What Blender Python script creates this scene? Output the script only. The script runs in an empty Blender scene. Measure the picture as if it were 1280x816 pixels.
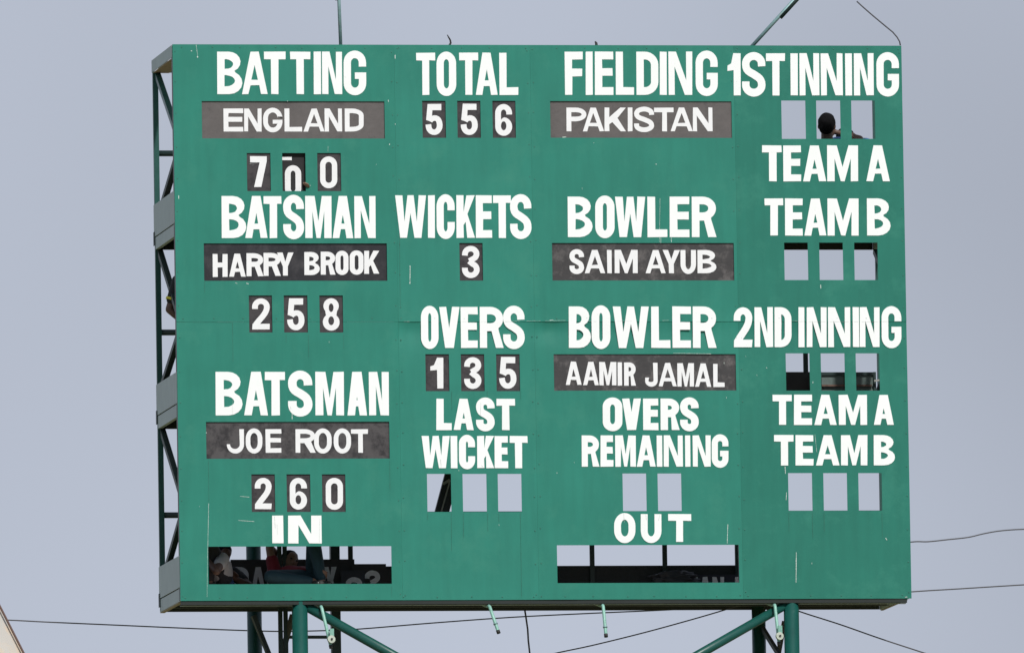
import bpy, bmesh, math, random
from mathutils import Vector, Matrix, noise
from mathutils.geometry import tessellate_polygon
random.seed(7)
SC = bpy.context.scene
COL = SC.collection
R = math.radians
# ------------------------------------------------------------------ camera
# a 600 mm lens about 160 m from the board, low and a little to its left
D, AZ, EL, YAW, PITCH, ROLL, FPX = 160.0, .16747, .09398, .16564, .09374, -.01638, 21149.9
BW, BH, DEPTH = 7.0, 5.2624, 1.33
ZC = 1.7 + D * math.sin(EL)
CAM = Vector((-D*math.sin(AZ)*math.cos(EL), -D*math.cos(AZ)*math.cos(EL), ZC - D*math.sin(EL)))
fw = Vector((math.sin(YAW)*math.cos(PITCH), math.cos(YAW)*math.cos(PITCH), math.sin(PITCH)))
r0 = Vector((math.cos(YAW), -math.sin(YAW), 0)); u0 = r0.cross(fw)
RT = r0*math.cos(ROLL) + u0*math.sin(ROLL)
UP = -r0*math.sin(ROLL) + u0*math.cos(ROLL)
cam = bpy.data.cameras.new('camera'); camo = bpy.data.objects.new('camera', cam); COL.objects.link(camo)
camo.matrix_world = Matrix(((RT.x, UP.x, -fw.x, CAM.x), (RT.y, UP.y, -fw.y, CAM.y), (RT.z, UP.z, -fw.z, CAM.z), (0, 0, 0, 1)))
cam.sensor_width = 36; cam.sensor_fit = 'HORIZONTAL'; cam.lens = FPX/1280*36
cam.clip_start = 1; cam.clip_end = 9000
SC.camera = camo
# ------------------------------------------------------------------ sky, sun, exposure
SUN_EL, SUN_AZ = R(47), R(14)          # azimuth measured from the viewer's side towards +X
sdir = Vector((math.sin(SUN_AZ)*math.cos(SUN_EL), -math.cos(SUN_AZ)*math.cos(SUN_EL), math.sin(SUN_EL)))
W = bpy.data.worlds.new('World'); SC.world = W; W.use_nodes = True
nt = W.node_tree; nt.nodes.clear()
def N(t, kind, **kw):
    n = t.nodes.new(kind)
    for k, v in kw.items(): setattr(n, k, v)
    return n
out = N(nt, 'ShaderNodeOutputWorld'); mix = N(nt, 'ShaderNodeMixShader')
b1 = N(nt, 'ShaderNodeBackground'); b2 = N(nt, 'ShaderNodeBackground')
sky = N(nt, 'ShaderNodeTexSky', sky_type='NISHITA', sun_disc=False)
sky.sun_elevation = SUN_EL; sky.sun_rotation = math.atan2(sdir.x, sdir.y)
sky.dust_density = 4.0; sky.air_density = 1.2
b1.inputs['Strength'].default_value = .10
nt.links.new(sky.outputs[0], b1.inputs['Color'])
b2.inputs['Color'].default_value = (.484, .530, .630, 1)      # even, hot-season haze
b2.inputs['Strength'].default_value = 1.0
tc = N(nt, 'ShaderNodeTexCoord'); sx = N(nt, 'ShaderNodeSeparateXYZ'); mr = N(nt, 'ShaderNodeMapRange', interpolation_type='SMOOTHSTEP')
mr.inputs['From Min'].default_value = .18; mr.inputs['From Max'].default_value = .95
mr.inputs['To Min'].default_value = 1.0; mr.inputs['To Max'].default_value = .35
nt.links.new(tc.outputs['Generated'], sx.inputs[0]); nt.links.new(sx.outputs['Z'], mr.inputs['Value'])
nt.links.new(mr.outputs[0], mix.inputs[0]); nt.links.new(b1.outputs[0], mix.inputs[1]); nt.links.new(b2.outputs[0], mix.inputs[2])
nt.links.new(mix.outputs[0], out.inputs[0])
HZ = N(nt, 'ShaderNodeTexNoise', noise_dimensions='4D'); HZ.inputs['Scale'].default_value = 13; HZ.inputs['Detail'].default_value = 1.0; HZ.inputs['W'].default_value = 108.73   # haze noise over the whole sky, phased to paint in a vignette
nt.links.new(tc.outputs['Generated'], HZ.inputs['Vector'])
hr_ = N(nt, 'ShaderNodeMapRange'); hr_.inputs['From Min'].default_value = .3; hr_.inputs['From Max'].default_value = .7; hr_.inputs['To Min'].default_value = .80; hr_.inputs['To Max'].default_value = 1.15
nt.links.new(HZ.outputs['Fac'], hr_.inputs['Value']); nt.links.new(hr_.outputs[0], b2.inputs['Strength'])
sun = bpy.data.lights.new('sun', 'SUN'); sun.energy = 3.4; sun.angle = R(2.0); sun.color = (1, .975, .94)
suno = bpy.data.objects.new('sun', sun); COL.objects.link(suno)
suno.rotation_euler = (-sdir).to_track_quat('-Z', 'Y').to_euler()
SC.view_settings.view_transform = 'Standard'; SC.view_settings.look = 'None'
SC.view_settings.exposure = 0.0; SC.view_settings.gamma = 1

# ------------------------------------------------------------------ helpers
def P(px, py, Y=0.0):
    """point on the plane at depth Y that was measured at this place of the board"""
    d = fw*FPX + RT*(px-640) + UP*(408-py)
    t = (Y - CAM.y)/d.y
    return CAM + d*t
def s2l(c):
    c = c/255
    return c/12.92 if c <= .04045 else ((c+.055)/1.055)**2.4
MATS = {}
def mat(name, rgb, rough=.6, metal=0, var=.08, scale=3.0, bump=0.0, bscale=40, spec=.5, stain=None, streak=False):
    if name in MATS: return MATS[name]
    m = bpy.data.materials.new(name); m.use_nodes = True; t = m.node_tree; b = t.nodes['Principled BSDF']
    b.inputs['Roughness'].default_value = rough; b.inputs['Metallic'].default_value = metal
    b.inputs['Specular IOR Level'].default_value = spec
    co = N(t, 'ShaderNodeTexCoord')
    geo = N(t, 'ShaderNodeNewGeometry'); src = geo.outputs['Position']
    if streak:
        mp = N(t, 'ShaderNodeMapping'); mp.inputs['Scale'].default_value = (1, 1, .12); t.links.new(src, mp.inputs[0]); 
        ns = N(t, 'ShaderNodeTexNoise'); ns.inputs['Scale'].default_value = 14; ns.inputs['Detail'].default_value = 5; t.links.new(mp.outputs[0], ns.inputs['Vector'])
    n = N(t, 'ShaderNodeTexNoise'); n.inputs['Scale'].default_value = scale; n.inputs['Detail'].default_value = 6; n.inputs['Roughness'].default_value = .62
    t.links.new(src, n.inputs['Vector'])
    ramp = N(t, 'ShaderNodeMapRange'); ramp.inputs['From Min'].default_value = .3; ramp.inputs['From Max'].default_value = .7
    ramp.inputs['To Min'].default_value = 1-var; ramp.inputs['To Max'].default_value = 1+var
    t.links.new(n.outputs['Fac'], ramp.inputs['Value'])
    fac = ramp.outputs[0]
    if streak:
        r2 = N(t, 'ShaderNodeMapRange'); r2.inputs['From Min'].default_value = .3; r2.inputs['From Max'].default_value = .7
        r2.inputs['To Min'].default_value = .95; r2.inputs['To Max'].default_value = 1.05; t.links.new(ns.outputs['Fac'], r2.inputs['Value'])
        mm = N(t, 'ShaderNodeMath', operation='MULTIPLY'); t.links.new(fac, mm.inputs[0]); t.links.new(r2.outputs[0], mm.inputs[1]); fac = mm.outputs[0]
    vm = N(t, 'ShaderNodeVectorMath', operation='SCALE'); vm.inputs[0].default_value = rgb; t.links.new(fac, vm.inputs['Scale'])
    colr = vm.outputs[0]
    if stain:
        col2, sc2, lo, hi = stain
        n2 = N(t, 'ShaderNodeTexNoise'); n2.inputs['Scale'].default_value = sc2; n2.inputs['Detail'].default_value = 8; n2.inputs['Roughness'].default_value = .7
        t.links.new(src, n2.inputs['Vector'])
        r3 = N(t, 'ShaderNodeMapRange'); r3.inputs['From Min'].default_value = lo; r3.inputs['From Max'].default_value = hi
        t.links.new(n2.outputs['Fac'], r3.inputs['Value'])
        mx = N(t, 'ShaderNodeMix', data_type='RGBA'); t.links.new(r3.outputs[0], mx.inputs[0]); t.links.new(colr, mx.inputs[6])
        mx.inputs[7].default_value = (*col2, 1); colr = mx.outputs[2]
    t.links.new(colr, b.inputs['Base Color'])
    if bump:
        nb = N(t, 'ShaderNodeTexNoise'); nb.inputs['Scale'].default_value = bscale; nb.inputs['Detail'].default_value = 4; t.links.new(src, nb.inputs['Vector'])
        bp = N(t, 'ShaderNodeBump'); bp.inputs['Strength'].default_value = 1; bp.inputs['Distance'].default_value = bump
        t.links.new(nb.outputs['Fac'], bp.inputs['Height']); t.links.new(bp.outputs[0], b.inputs['Normal'])
    MATS[name] = m
    return m
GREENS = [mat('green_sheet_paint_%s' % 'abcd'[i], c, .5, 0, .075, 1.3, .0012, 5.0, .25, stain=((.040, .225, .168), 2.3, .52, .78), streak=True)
          for i, c in enumerate([(.022, .193, .146), (.024, .199, .152), (.023, .194, .147), (.019, .168, .126)])]  # last: rightmost sheets, slight tone difference plus vignette darkening put into the colour
M_STEEL = mat('green_steel_paint', (.006, .070, .058), .35, 0, .12, 6, .0006, 30, .5, stain=((.03, .10, .085), 9, .6, .8))
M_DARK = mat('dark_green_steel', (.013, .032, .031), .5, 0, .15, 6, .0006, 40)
M_UNDER = mat('black_underside_paint', (.026, .034, .034), .6, 0, .2, 5)
M_PLATE = mat('grey_steel_plate', (.37, .44, .455), .55, 0, .06, 4, .0008, 12, .4, streak=True)
M_PLY = mat('plywood', (.45, .34, .26), .8, 0, .2, 8)
M_PALE = mat('pale_green_pipe', (.21, .43, .36), .45, 0, .15, 18, .0005, 60, stain=((.05, .14, .11), 30, .58, .7))
M_GALV = mat('weathered_pipe', (.20, .33, .34), .5, .2, .2, 15, stain=((.25, .26, .25), 22, .55, .75))
M_WHITE = mat('white_letter_vinyl', (.86, .89, .89), .45, 0, .02, 6, .0004, 30, stain=((.60, .66, .66), 13, .70, .80))
M_WHITE2 = mat('white_numeral_vinyl', (.80, .81, .83), .5, 0, .03, 10, .0004, 40, stain=((.45, .45, .46), 30, .68, .76))
M_FRAMEEDGE = mat('grey_frame_edge', (.05, .065, .07), .5, 0, .1, 8)
M_DRIP = mat('white_paint_drip', (.62, .72, .68), .6, 0, .1, 30)
M_STAIN = mat('dark_rust_streak', (.022, .13, .095), .6, 0, .2, 30)
M_CABLE = mat('black_cable', (.065, .065, .075), .6)
M_RUBBER = mat('black_rubber', (.02, .02, .02), .7)
M_RUST = mat('rusty_edge_steel', (.14, .085, .065), .8, 0, .3, 30)
M_BOX = mat('grey_green_sheet_metal', (.11, .15, .14), .6, 0, .15, 14)
def board_mat(i, rgb, stain, lo, hi, sc=9):
    return mat('blackboard_%s' % i, rgb, .5, 0, .12, 12, .0006, 60, .4, stain=(stain, sc, lo, hi))

def mesh_obj(name, verts, faces, m, parent=None, smooth=False, recenter=True):
    me = bpy.data.meshes.new(name)
    c = Vector((0, 0, 0))
    if recenter and verts:
        lo = [min(v[k] for v in verts) for k in range(3)]; hi = [max(v[k] for v in verts) for k in range(3)]
        c = Vector([(a+b)/2 for a, b in zip(lo, hi)])
    me.from_pydata([Vector(v)-c for v in verts], [], faces); me.validate(); me.update()
    if smooth:
        for p in me.polygons: p.use_smooth = True
    me.materials.append(m)
    return place(name, me, c, parent)
def wloc(o):
    v = o.location.copy()
    while o.parent: o = o.parent; v += o.location
    return v
def place(name, me, wl, parent=None):
    o = bpy.data.objects.new(name, me); COL.objects.link(o)
    if parent: o.parent = parent; o.location = wl - wloc(parent)
    else: o.location = wl
    return o
def tag(o, label=None, cat=None, group=None, kind=None):
    if label: o['label'] = label
    if cat: o['category'] = cat
    if group: o['group'] = group
    if kind: o['kind'] = kind
    return o
def thing(name, label, cat, loc, group=None):
    o = bpy.data.objects.new(name, None); COL.objects.link(o); o.location = loc; o.empty_display_size = .2
    return tag(o, label, cat, group)
class MB:
    def __init__(s): s.v = []; s.f = []
    def add(s, vs, fs):
        n = len(s.v); s.v += [Vector(v) for v in vs]; s.f += [tuple(i+n for i in f) for f in fs]; return s
    def box(s, a, b):
        x0, y0, z0 = a; x1, y1, z1 = b
        return s.add([(x0,y0,z0),(x1,y0,z0),(x1,y1,z0),(x0,y1,z0),(x0,y0,z1),(x1,y0,z1),(x1,y1,z1),(x0,y1,z1)],
                     [(0,3,2,1),(4,5,6,7),(0,1,5,4),(1,2,6,5),(2,3,7,6),(3,0,4,7)])
    def tube(s, pts, r, n=10, cap=True):
        pts = [Vector(p) for p in pts]; rr = r if isinstance(r, (list, tuple)) else [r]*len(pts)
        t0 = (pts[1]-pts[0]).normalized(); up = Vector((0,0,1)) if abs(t0.z) < .9 else Vector((0,1,0))
        a = t0.cross(up).normalized(); vs = []; fs = []
        for i, p in enumerate(pts):
            t = (pts[min(i+1, len(pts)-1)] - pts[max(i-1, 0)]).normalized()
            a = (a - t*a.dot(t)).normalized(); b = t.cross(a)
            for k in range(n):
                th = 2*math.pi*k/n; vs.append(p + (a*math.cos(th)+b*math.sin(th))*rr[i])
        for i in range(len(pts)-1):
            for k in range(n): fs.append((i*n+k, i*n+(k+1)%n, (i+1)*n+(k+1)%n, (i+1)*n+k))
        if cap: fs.append(tuple(range(n))[::-1]); fs.append(tuple(range((len(pts)-1)*n, len(pts)*n)))
        return s.add(vs, fs)
    def bar(s, p, q, w, h=None, up=(0,0,1)):
        """rectangular bar from p to q"""
        p, q = Vector(p), Vector(q); h = h or w; t = (q-p).normalized(); u = Vector(up)
        if abs(t.dot(u)) > .95: u = Vector((0,1,0))
        a = t.cross(u).normalized()*w/2; b = a.cross(t).normalized()*h/2
        return s.add([p-a-b, p+a-b, p+a+b, p-a+b, q-a-b, q+a-b, q+a+b, q-a+b],
                     [(0,3,2,1),(4,5,6,7),(0,1,5,4),(1,2,6,5),(2,3,7,6),(3,0,4,7)])
    def angle(s, p, q, w, t=.006, up=(0,0,1), flip=1):
        """L-section steel angle from p to q"""
        p, q = Vector(p), Vector(q); d = (q-p).normalized(); u = Vector(up)
        if abs(d.dot(u)) > .95: u = Vector((0,1,0))
        a = d.cross(u).normalized()*flip; b = a.cross(d).normalized()*flip
        prof = [(0,0),(w,0),(w,t),(t,t),(t,w),(0,w)]
        vs = [p+a*x+b*y for x, y in prof]+[q+a*x+b*y for x, y in prof]
        fs = [(i,(i+1)%6,6+(i+1)%6,6+i) for i in range(6)]+[(5,4,3,2,1,0),(6,7,8,9,10,11)]
        return s.add(vs, fs)
    def build(s, name, m, parent=None, smooth=False, bevel=0):
        o = mesh_obj(name, s.v, s.f, m, parent, smooth)
        if bevel:
            bv = o.modifiers.new('bevel', 'BEVEL'); bv.width = bevel; bv.segments = 2; bv.limit_method = 'ANGLE'
        return o
def smooth_tube(o):
    for p in o.data.polygons: p.use_smooth = len(p.vertices) == 4
    return o

# ------------------------------------------------------------------ glyphs (cut-out block capitals), in local units, y down
def arc(cx, cy, rx, ry, a0, a1, n=7):
    return [(cx+rx*math.cos(R(a0+(a1-a0)*i/n)), cy+ry*math.sin(R(a0+(a1-a0)*i/n))) for i in range(n+1)]
def stroke(pts, hw):
    """outline of a centre line; hw(i, tangent) is the half width"""
    L, Rr = [], []
    for i, p in enumerate(pts):
        a = pts[max(i-1, 0)]; b = pts[min(i+1, len(pts)-1)]
        tx, ty = b[0]-a[0], b[1]-a[1]; l = math.hypot(tx, ty) or 1; tx /= l; ty /= l
        h = hw(tx, ty); L.append((p[0]-ty*h, p[1]+tx*h)); Rr.append((p[0]+ty*h, p[1]-tx*h))
    return L + Rr[::-1]
def bez(p0, p1, p2, p3, n=8):
    o = []
    for i in range(n+1):
        t = i/n; u = 1-t
        o.append((u**3*p0[0]+3*u*u*t*p1[0]+3*u*t*t*p2[0]+t**3*p3[0], u**3*p0[1]+3*u*u*t*p1[1]+3*u*t*t*p2[1]+t**3*p3[1]))
    return o
def ringpts(x0, y0, x1, y1, ry, n=8):
    cx = (x0+x1)/2; rx = (x1-x0)/2; ry = min(ry, (y1-y0)/2)
    return arc(cx, y0+ry, rx, ry, 180, 360, 2*n) + arc(cx, y1-ry, rx, ry, 0, 180, 2*n)
def glyph(ch, w, h, s, t, cx=None):
    e = .06*s
    hw = lambda tx, ty: (s*abs(ty)+t*abs(tx))/2/max(.001, (abs(tx)+abs(ty)))
    ro = h*.27 if w < h*.62 else h*.42         # end roundness for O-like shapes
    ro = max(ro, w*.42)
    if ch == 'I': return [([(0,0),(w,0),(w,h),(0,h)], [])]
    if ch == 'L': return [([(0,0),(s,0),(s,h-t),(w,h-t),(w,h),(0,h)], [])]
    if ch == 'E': m = h*.47; return [([(0,0),(w,0),(w,t),(s,t),(s,m-t/2),(w*.96,m-t/2),(w*.96,m+t/2),(s,m+t/2),(s,h-t),(w,h-t),(w,h),(0,h)], [])]
    if ch == 'F': m = h*.48; return [([(0,0),(w,0),(w,t),(s,t),(s,m-t/2),(w*.96,m-t/2),(w*.96,m+t/2),(s,m+t/2),(s,h),(0,h)], [])]
    if ch == 'T':
        c = w/2 if cx is None else cx
        return [([(0,0),(w,0),(w,t),(c+s/2,t),(c+s/2,h),(c-s/2,h),(c-s/2,t),(0,t)], [])]
    if ch == 'H': m = h*.48; return [([(0,0),(s,0),(s,m-t/2),(w-s,m-t/2),(w-s,0),(w,0),(w,h),(w-s,h),(w-s,m+t/2),(s,m+t/2),(s,h),(0,h)], [])]
    if ch == 'N': s = s if w > 38 else s*.90; k = h*.66; return [([(0,0),(s*1.12,0),(w-s*.92,k),(w-s*.92,0),(w,0),(w,h),(w-s*1.12,h),(s*.92,h-k),(s*.92,h),(0,h)], [])]
    if ch == 'M':
        return [([(0,0),(s*1.25,0),(w/2,h*.60),(w-s*1.25,0),(w,0),(w,h),(w-s*.95,h),(w-s*.95,h*.36),(w/2+s*.26,h),(w/2-s*.26,h),(s*.95,h*.36),(s*.95,h),(0,h)], [])]
    if ch in 'AV':
        if ch == 'A': s = s*.90
        a = s*.62; yo = lambda y: (w/2-a)*(1-y/h)
        if ch == 'V':
            yi = lambda y: (w/2-a)*y/h
            ya = h*(w/2-s)/(w/2-a) if w/2 > s else h*.3
            return [([(0,0),(s,0),(w/2,ya),(w-s,0),(w,0),(w/2+a,h),(w/2-a,h)], [])]
        yb0, yb1 = h*.79, h*.79-t*.72
        ya = h*(1-(w/2-s)/(w/2-a)); ya = max(ya, h*.12)
        hole = [(w/2, ya+h*.03), (w-(yo(yb1)+s), yb1), (yo(yb1)+s, yb1)]
        return [([(w/2-a,0),(w/2+a,0),(w,h),(w-s,h),(w-s-yo(yb0),yb0),(s+yo(yb0),yb0),(s,h),(0,h)], [hole])]
    if ch == 'W':
        q = w*.27
        return [([(0,0),(s,0),(q+s*.12,h*.62),(w/2-s*.42,0),(w/2+s*.42,0),(w-q-s*.12,h*.62),(w-s,0),(w,0),(w-q+s*.5,h),(w-q-s*.45,h),(w/2,h*.42),(q+s*.45,h),(q-s*.5,h)], [])]
    if ch == 'K':
        return [([(0,0),(s,0),(s,h*.40),(w-s*1.15,0),(w,0),(w*.60,h*.44),(w,h),(w-s*1.1,h),(s*1.05+(w-s)*.16,h*.62),(s,h*.70),(s,h),(0,h)], [])]
    if ch == 'X':
        c = w/2; k = s*.62
        return [([(0,0),(s*1.15,0),(c,h*.34),(w-s*1.15,0),(w,0),(c+k,h*.5),(w,h),(w-s*1.15,h),(c,h*.66),(s*1.15,h),(0,h),(c-k,h*.5)], [])]
    if ch == 'Y':
        c = w/2
        return [([(0,0),(s*1.1,0),(c,h*.40),(w-s*1.1,0),(w,0),(c+s/2,h*.60),(c+s/2,h),(c-s/2,h),(c-s/2,h*.60)], [])]
    if ch == 'D':
        rx, ry = min(w*.62, w-s*.8), h*.30
        o = [(0,0)]+arc(w-rx,ry,rx,ry,-90,0)+arc(w-rx,h-ry,rx,ry,0,90)+[(0,h)]
        rx2, ry2 = max(rx-s, .1*w), max(ry-t, .1*h)
        i = [(s,t)]+arc(w-s-rx2,t+ry2,rx2,ry2,-90,0)+arc(w-s-rx2,h-t-ry2,rx2,ry2,0,90)+[(s,h-t)]
        return [(o, [i])]
    if ch in 'PR':
        hb = h*.58; rx, ry = min(w*.55, w-s*.8), hb*.48
        bow = arc(w-rx,ry,rx,ry,-90,0)+arc(w-rx,hb-ry,rx,ry,0,90)
        rx2, ry2 = max(rx-s, .1*w), max(ry-t, .06*h)
        i = [(s,t)]+arc(w-s-rx2,t+ry2,rx2,ry2,-90,0)+arc(w-s-rx2,hb-t-ry2,rx2,ry2,0,90)+[(s,hb-t)]
        if ch == 'P': return [([(0,0)]+bow+[(s,hb),(s,h),(0,h)], [i])]
        bow = [(x, y) for x, y in bow if not (y > hb*.93 and x < w-.35*rx)]
        return [([(0,0)]+bow+[(w*.80,hb*.96),(w*1.02,h),(w-s*1.02,h),(s+(w-s)*.28,hb*1.02),(s,hb*1.02),(s,h),(0,h)], [i])]
    if ch == 'B':
        m = h*.48; w1 = w*.93; rx1 = min(w1*.5, w1-s*.9); rx = min(w*.52, w-s*.9)
        o = [(0,0)]+arc(w1-rx1,m*.5,rx1,m*.5,-90,62)+arc(w-rx,(h+m)/2-.01*h,rx,(h-m)/2+.01*h,-62,90)+[(0,h)]
        def hole(x1, y0, y1, rxx):
            ry = (y1-y0)/2; rxx = max(min(rxx, (x1-s)*.9), .5)
            return [(s,y0)]+arc(x1-rxx,y0+ry,rxx,ry,-90,90,8)+[(s,y1)]
        tm = t*.82
        return [(o, [hole(w1-s, t, m-tm/2, (rx1-s)*1.6+.3), hole(w-s, m+tm/2, h-t, (rx-s)*1.6+.3)])]
    if ch in 'O0':
        return [(ringpts(0,0,w,h,ro), [ringpts(s,t,w-s,h-t,max(ro-t,w*.2))])]
    if ch in 'CG':
        rx, ry = w/2, ro; rx2, ry2 = w/2-s, max(ro-t, w*.12)
        top_o = arc(rx,ry,rx,ry,0,-180,14); bot_o = arc(rx,h-ry,rx,ry,180,0,14)
        top_i = arc(rx,t+ry2,rx2,ry2,-180,0,14); bot_i = arc(rx,h-t-ry2,rx2,ry2,0,180,14)
        y1 = h*.36; y2 = h*.62
        if ch == 'C': return [([(w,y1)]+top_o+bot_o+[(w,y2),(w-s,y2)]+bot_i+top_i+[(w-s,y1)], [])]
        yb = h*.49
        bo = bot_o[:-1]
        return [([(w,y1)]+top_o+bo+[(w,h-ry),(w,yb),(w*.50,yb),(w*.50,yb+t*.85),(w-s,yb+t*.85)]+bot_i+top_i+[(w-s,y1)], [])]
    if ch == 'U':
        ry = ro; rx2, ry2 = w/2-s, max(ro-t, w*.12)
        return [([(0,0),(s,0)]+arc(w/2,h-t-ry2,rx2,ry2,180,0,12)+[(w-s,0),(w,0)]+arc(w/2,h-ry,w/2,ry,0,180,14), [])]
    if ch == 'J':
        ry = ro*.9; rx2, ry2 = w/2-s*.8, max(ry-t, w*.12)
        return [([(w-s,0),(w,0)]+arc(w/2,h-ry,w/2,ry,0,180,14)+[(0,h*.62),(s*.9,h*.62)]+arc(w/2-.1*s,h-t-ry2,rx2,ry2,180,0,12), [])]
    hs, ht = s/2, t/2
    if ch == 'S':
        c = [(w-hs,h*.32)]+arc(w/2,h*.27,w/2-hs,h*.27-ht,0,-180,14)[1:]
        c += bez((hs,h*.27),(hs,h*.43),(w*.34,h*.45),(w*.5,h*.50),6)[1:]+bez((w*.5,h*.50),(w*.70,h*.57),(w-hs,h*.60),(w-hs,h*.74),6)[1:]
        c += arc(w/2,h*.74,w/2-hs,h*.26-ht,0,180,14)[1:]+[(hs,h*.66)]
        return [(stroke(c, lambda tx, ty: (hs*abs(ty)+ht*abs(tx))/max(.001, abs(tx)+abs(ty))*1.03), [])]
    if ch == '2':
        c = [(hs,h*.34)]+arc(w/2,h*.27,w/2-hs,h*.27-ht,180,360,14)+bez((w-hs,h*.27),(w-hs,h*.48),(w*.52,h*.60),(hs*1.1,h*.86),8)[1:]
        return [(stroke(c, hw), []), ([(w*.02,h*.82),(hs*2,h-t*1.05),(w,h-t*1.05),(w*.98,h),(0,h)], [])]
    if ch == '3':
        top = [(hs,h*.30)]+arc(w/2,h*.25,w/2-hs*1.05,h*.25-ht,180,420,16)+[(w*.42,h*.47)]
        bot = [(w*.40,h*.47)]+arc(w/2,h*.735,w/2-hs,h*.265-ht,-70,180,16)+[(hs,h*.68)]
        return [(stroke(top, hw), []), (stroke(bot, hw), [])]
    if ch == '5':
        bowl = [(s*.72,h*.56)]+bez((s*.72,h*.56),(w*.30,h*.44),(w-hs,h*.36),(w-hs,h*.68),9)[1:]+arc(w/2,h*.70,w/2-hs,h*.30-ht,0,180,14)[1:]+[(hs*.95,h*.66)]
        return [([(w*.12,0),(w*.93,0),(w*.93,t*1.15),(w*.12+s*.85,t*1.15),(w*.06+s*.85,h*.58),(w*.03,h*.52)], []), (stroke(bowl, hw), [])]
    if ch == '6':
        o = [(w,h*.33)]+arc(w/2,h*.29,w/2,h*.29,0,-180,14)+arc(w/2,h*.71,w/2,h*.29,180,-75,18)+bez((w*.62,h*.425),(w*.50,h*.41),(s*1.25,h*.44),(s,h*.50),4)[1:]
        o += [(s,h*.32)]+arc(w/2,h*.29,w/2-s,h*.29-t,180,360,10)+[(w-s,h*.33)]
        return [(o, [ringpts(s,h*.42+t*.72,w-s,h-t,h*.16)])]
    if ch == '8':
        m = h*.475
        o = arc(w/2,m*.5,w*.46,m*.5,140,400,18)+arc(w/2,(m+h)/2,w/2,(h-m)/2,-52,232,20)
        return [(o, [ringpts(w*.06+s*.86,t*.95,w*.94-s*.86,m-t*.30,h*.2), ringpts(s*.95,m+t*.50,w-s*.95,h-t,h*.2)])]
    if ch == '7': return [([(0,0),(w,0),(w,t*.9),(w*.66,h),(w*.66-s*1.15,h),(w-s*1.15,t*1.12),(0,t*1.12)], [])]
    if ch == '1': return [([(w-s,0),(w,0),(w,h),(w-s,h),(w-s,h*.40),(0,h*.42),(0,h*.29),(w*.28,h*.24)], [])]
    raise ValueError(ch)
def disp(x, z):
    """how the thin painted sheets bow, metres away from the viewer"""
    v = .0042*noise.noise(Vector((x*1.1, 3.1, z*1.3))) + .0014*noise.noise(Vector((x*3.1, 9.0, z*3.3)))
    return v
ZSEAM = P(670, 402, 0).z
def text(words, Y, parent, m, s, t, name='lettering', label=None, thick=.0026, sheet=True, lean=.006, jit=.22, k=0.0):
    """words: (char, x0, y0, x1, y1[, stem centre x]) measured on the board; one mesh"""
    mb = MB(); q = 0
    for wd in words:
        ch, x0, y0, x1, y1 = wd[:5]
        w, h = x1-x0, y1-y0; ss = s if len(wd) < 7 else wd[6]
        cxx = (wd[5]-x0) if len(wd) > 5 and wd[5] else None
        sl = lean*h
        for (o, holes) in glyph(ch, w-sl if w > 3*sl else w, h, min(ss, w), t, cxx):
            q += 1
            loops = []
            for lp in [o]+holes:
                cl = []
                for (x, y) in lp:
                    if cl and math.hypot(x-cl[-1][0], y-cl[-1][1]) < .02: continue
                    cl.append((x, y))
                if math.hypot(cl[0][0]-cl[-1][0], cl[0][1]-cl[-1][1]) < .02: cl.pop()
                loops.append(cl)
            pts2 = []
            for lp in loops:
                c = []
                for (x, y) in lp:
                    j = jit if len(lp) < 14 else jit*.25
                    px = x0 + x + lean*y + random.uniform(-j, j); py = y0 + y + random.uniform(-j, j) + k*(x0+x)
                    p = P(px, py, Y); c.append((p.x, p.z))
                pts2.append(c)
            tri = tessellate_polygon([[Vector((x, z, 0)) for x, z in c] for c in pts2])
            flat = [v for c in pts2 for v in c]
            dz = (q % 3)*.00035
            def yy(x, z, d):
                return Y + (disp(x, z) if sheet else 0) - d
            front = [(x, yy(x, z, thick+dz), z) for x, z in flat]
            back = [(x, yy(x, z, -.002), z) for x, z in flat]
            n = len(flat); fs = []
            for a, b, c in tri:
                va, vb, vc = flat[a], flat[b], flat[c]
                cr = (vb[0]-va[0])*(vc[1]-va[1]) - (vb[1]-va[1])*(vc[0]-va[0])
                fs.append((a, b, c) if cr > 0 else (a, c, b))
            off = 0
            for li, c in enumerate(pts2):
                ln = len(c); ar = sum(c[i][0]*c[(i+1)%ln][1]-c[(i+1)%ln][0]*c[i][1] for i in range(ln))
                ccw = ar > 0
                if li: ccw = not ccw
                for i in range(ln):
                    a, b = off+i, off+(i+1)%ln
                    fs.append((a, n+a, n+b, b) if ccw else (a, b, n+b, n+a))
                off += ln
            mb.add(front+back, fs)
    o = mb.build(name, m, parent)
    if label: o['label'] = label
    return o

# ------------------------------------------------------------------ ground
def ground():
    n = 60; vs = []; fs = []
    for i in range(n+1):
        for j in range(n+1):
            x = (i/n*2-1); y = (j/n*2-1)
            x = 4500*x*abs(x)**1.5; y = 4500*y*abs(y)**1.5
            d = math.hypot(x, y)
            vs.append((x, y, .25*noise.noise(Vector((x*.01, y*.01, 0)))*min(1, max(0, (d-40)/200))*6 if d > 240 else 0))
    for i in range(n):
        for j in range(n):
            a = i*(n+1)+j; fs.append((a, a+n+1, a+n+2, a+1))
    g = mesh_obj('ground', vs, fs, mat('dry_grass', (.17, .17, .085), .95, 0, .35, .3, .02, 6, .2, stain=((.20, .16, .10), .15, .5, .7)), None, True, False)
    tag(g, kind='structure')
ground()

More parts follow.
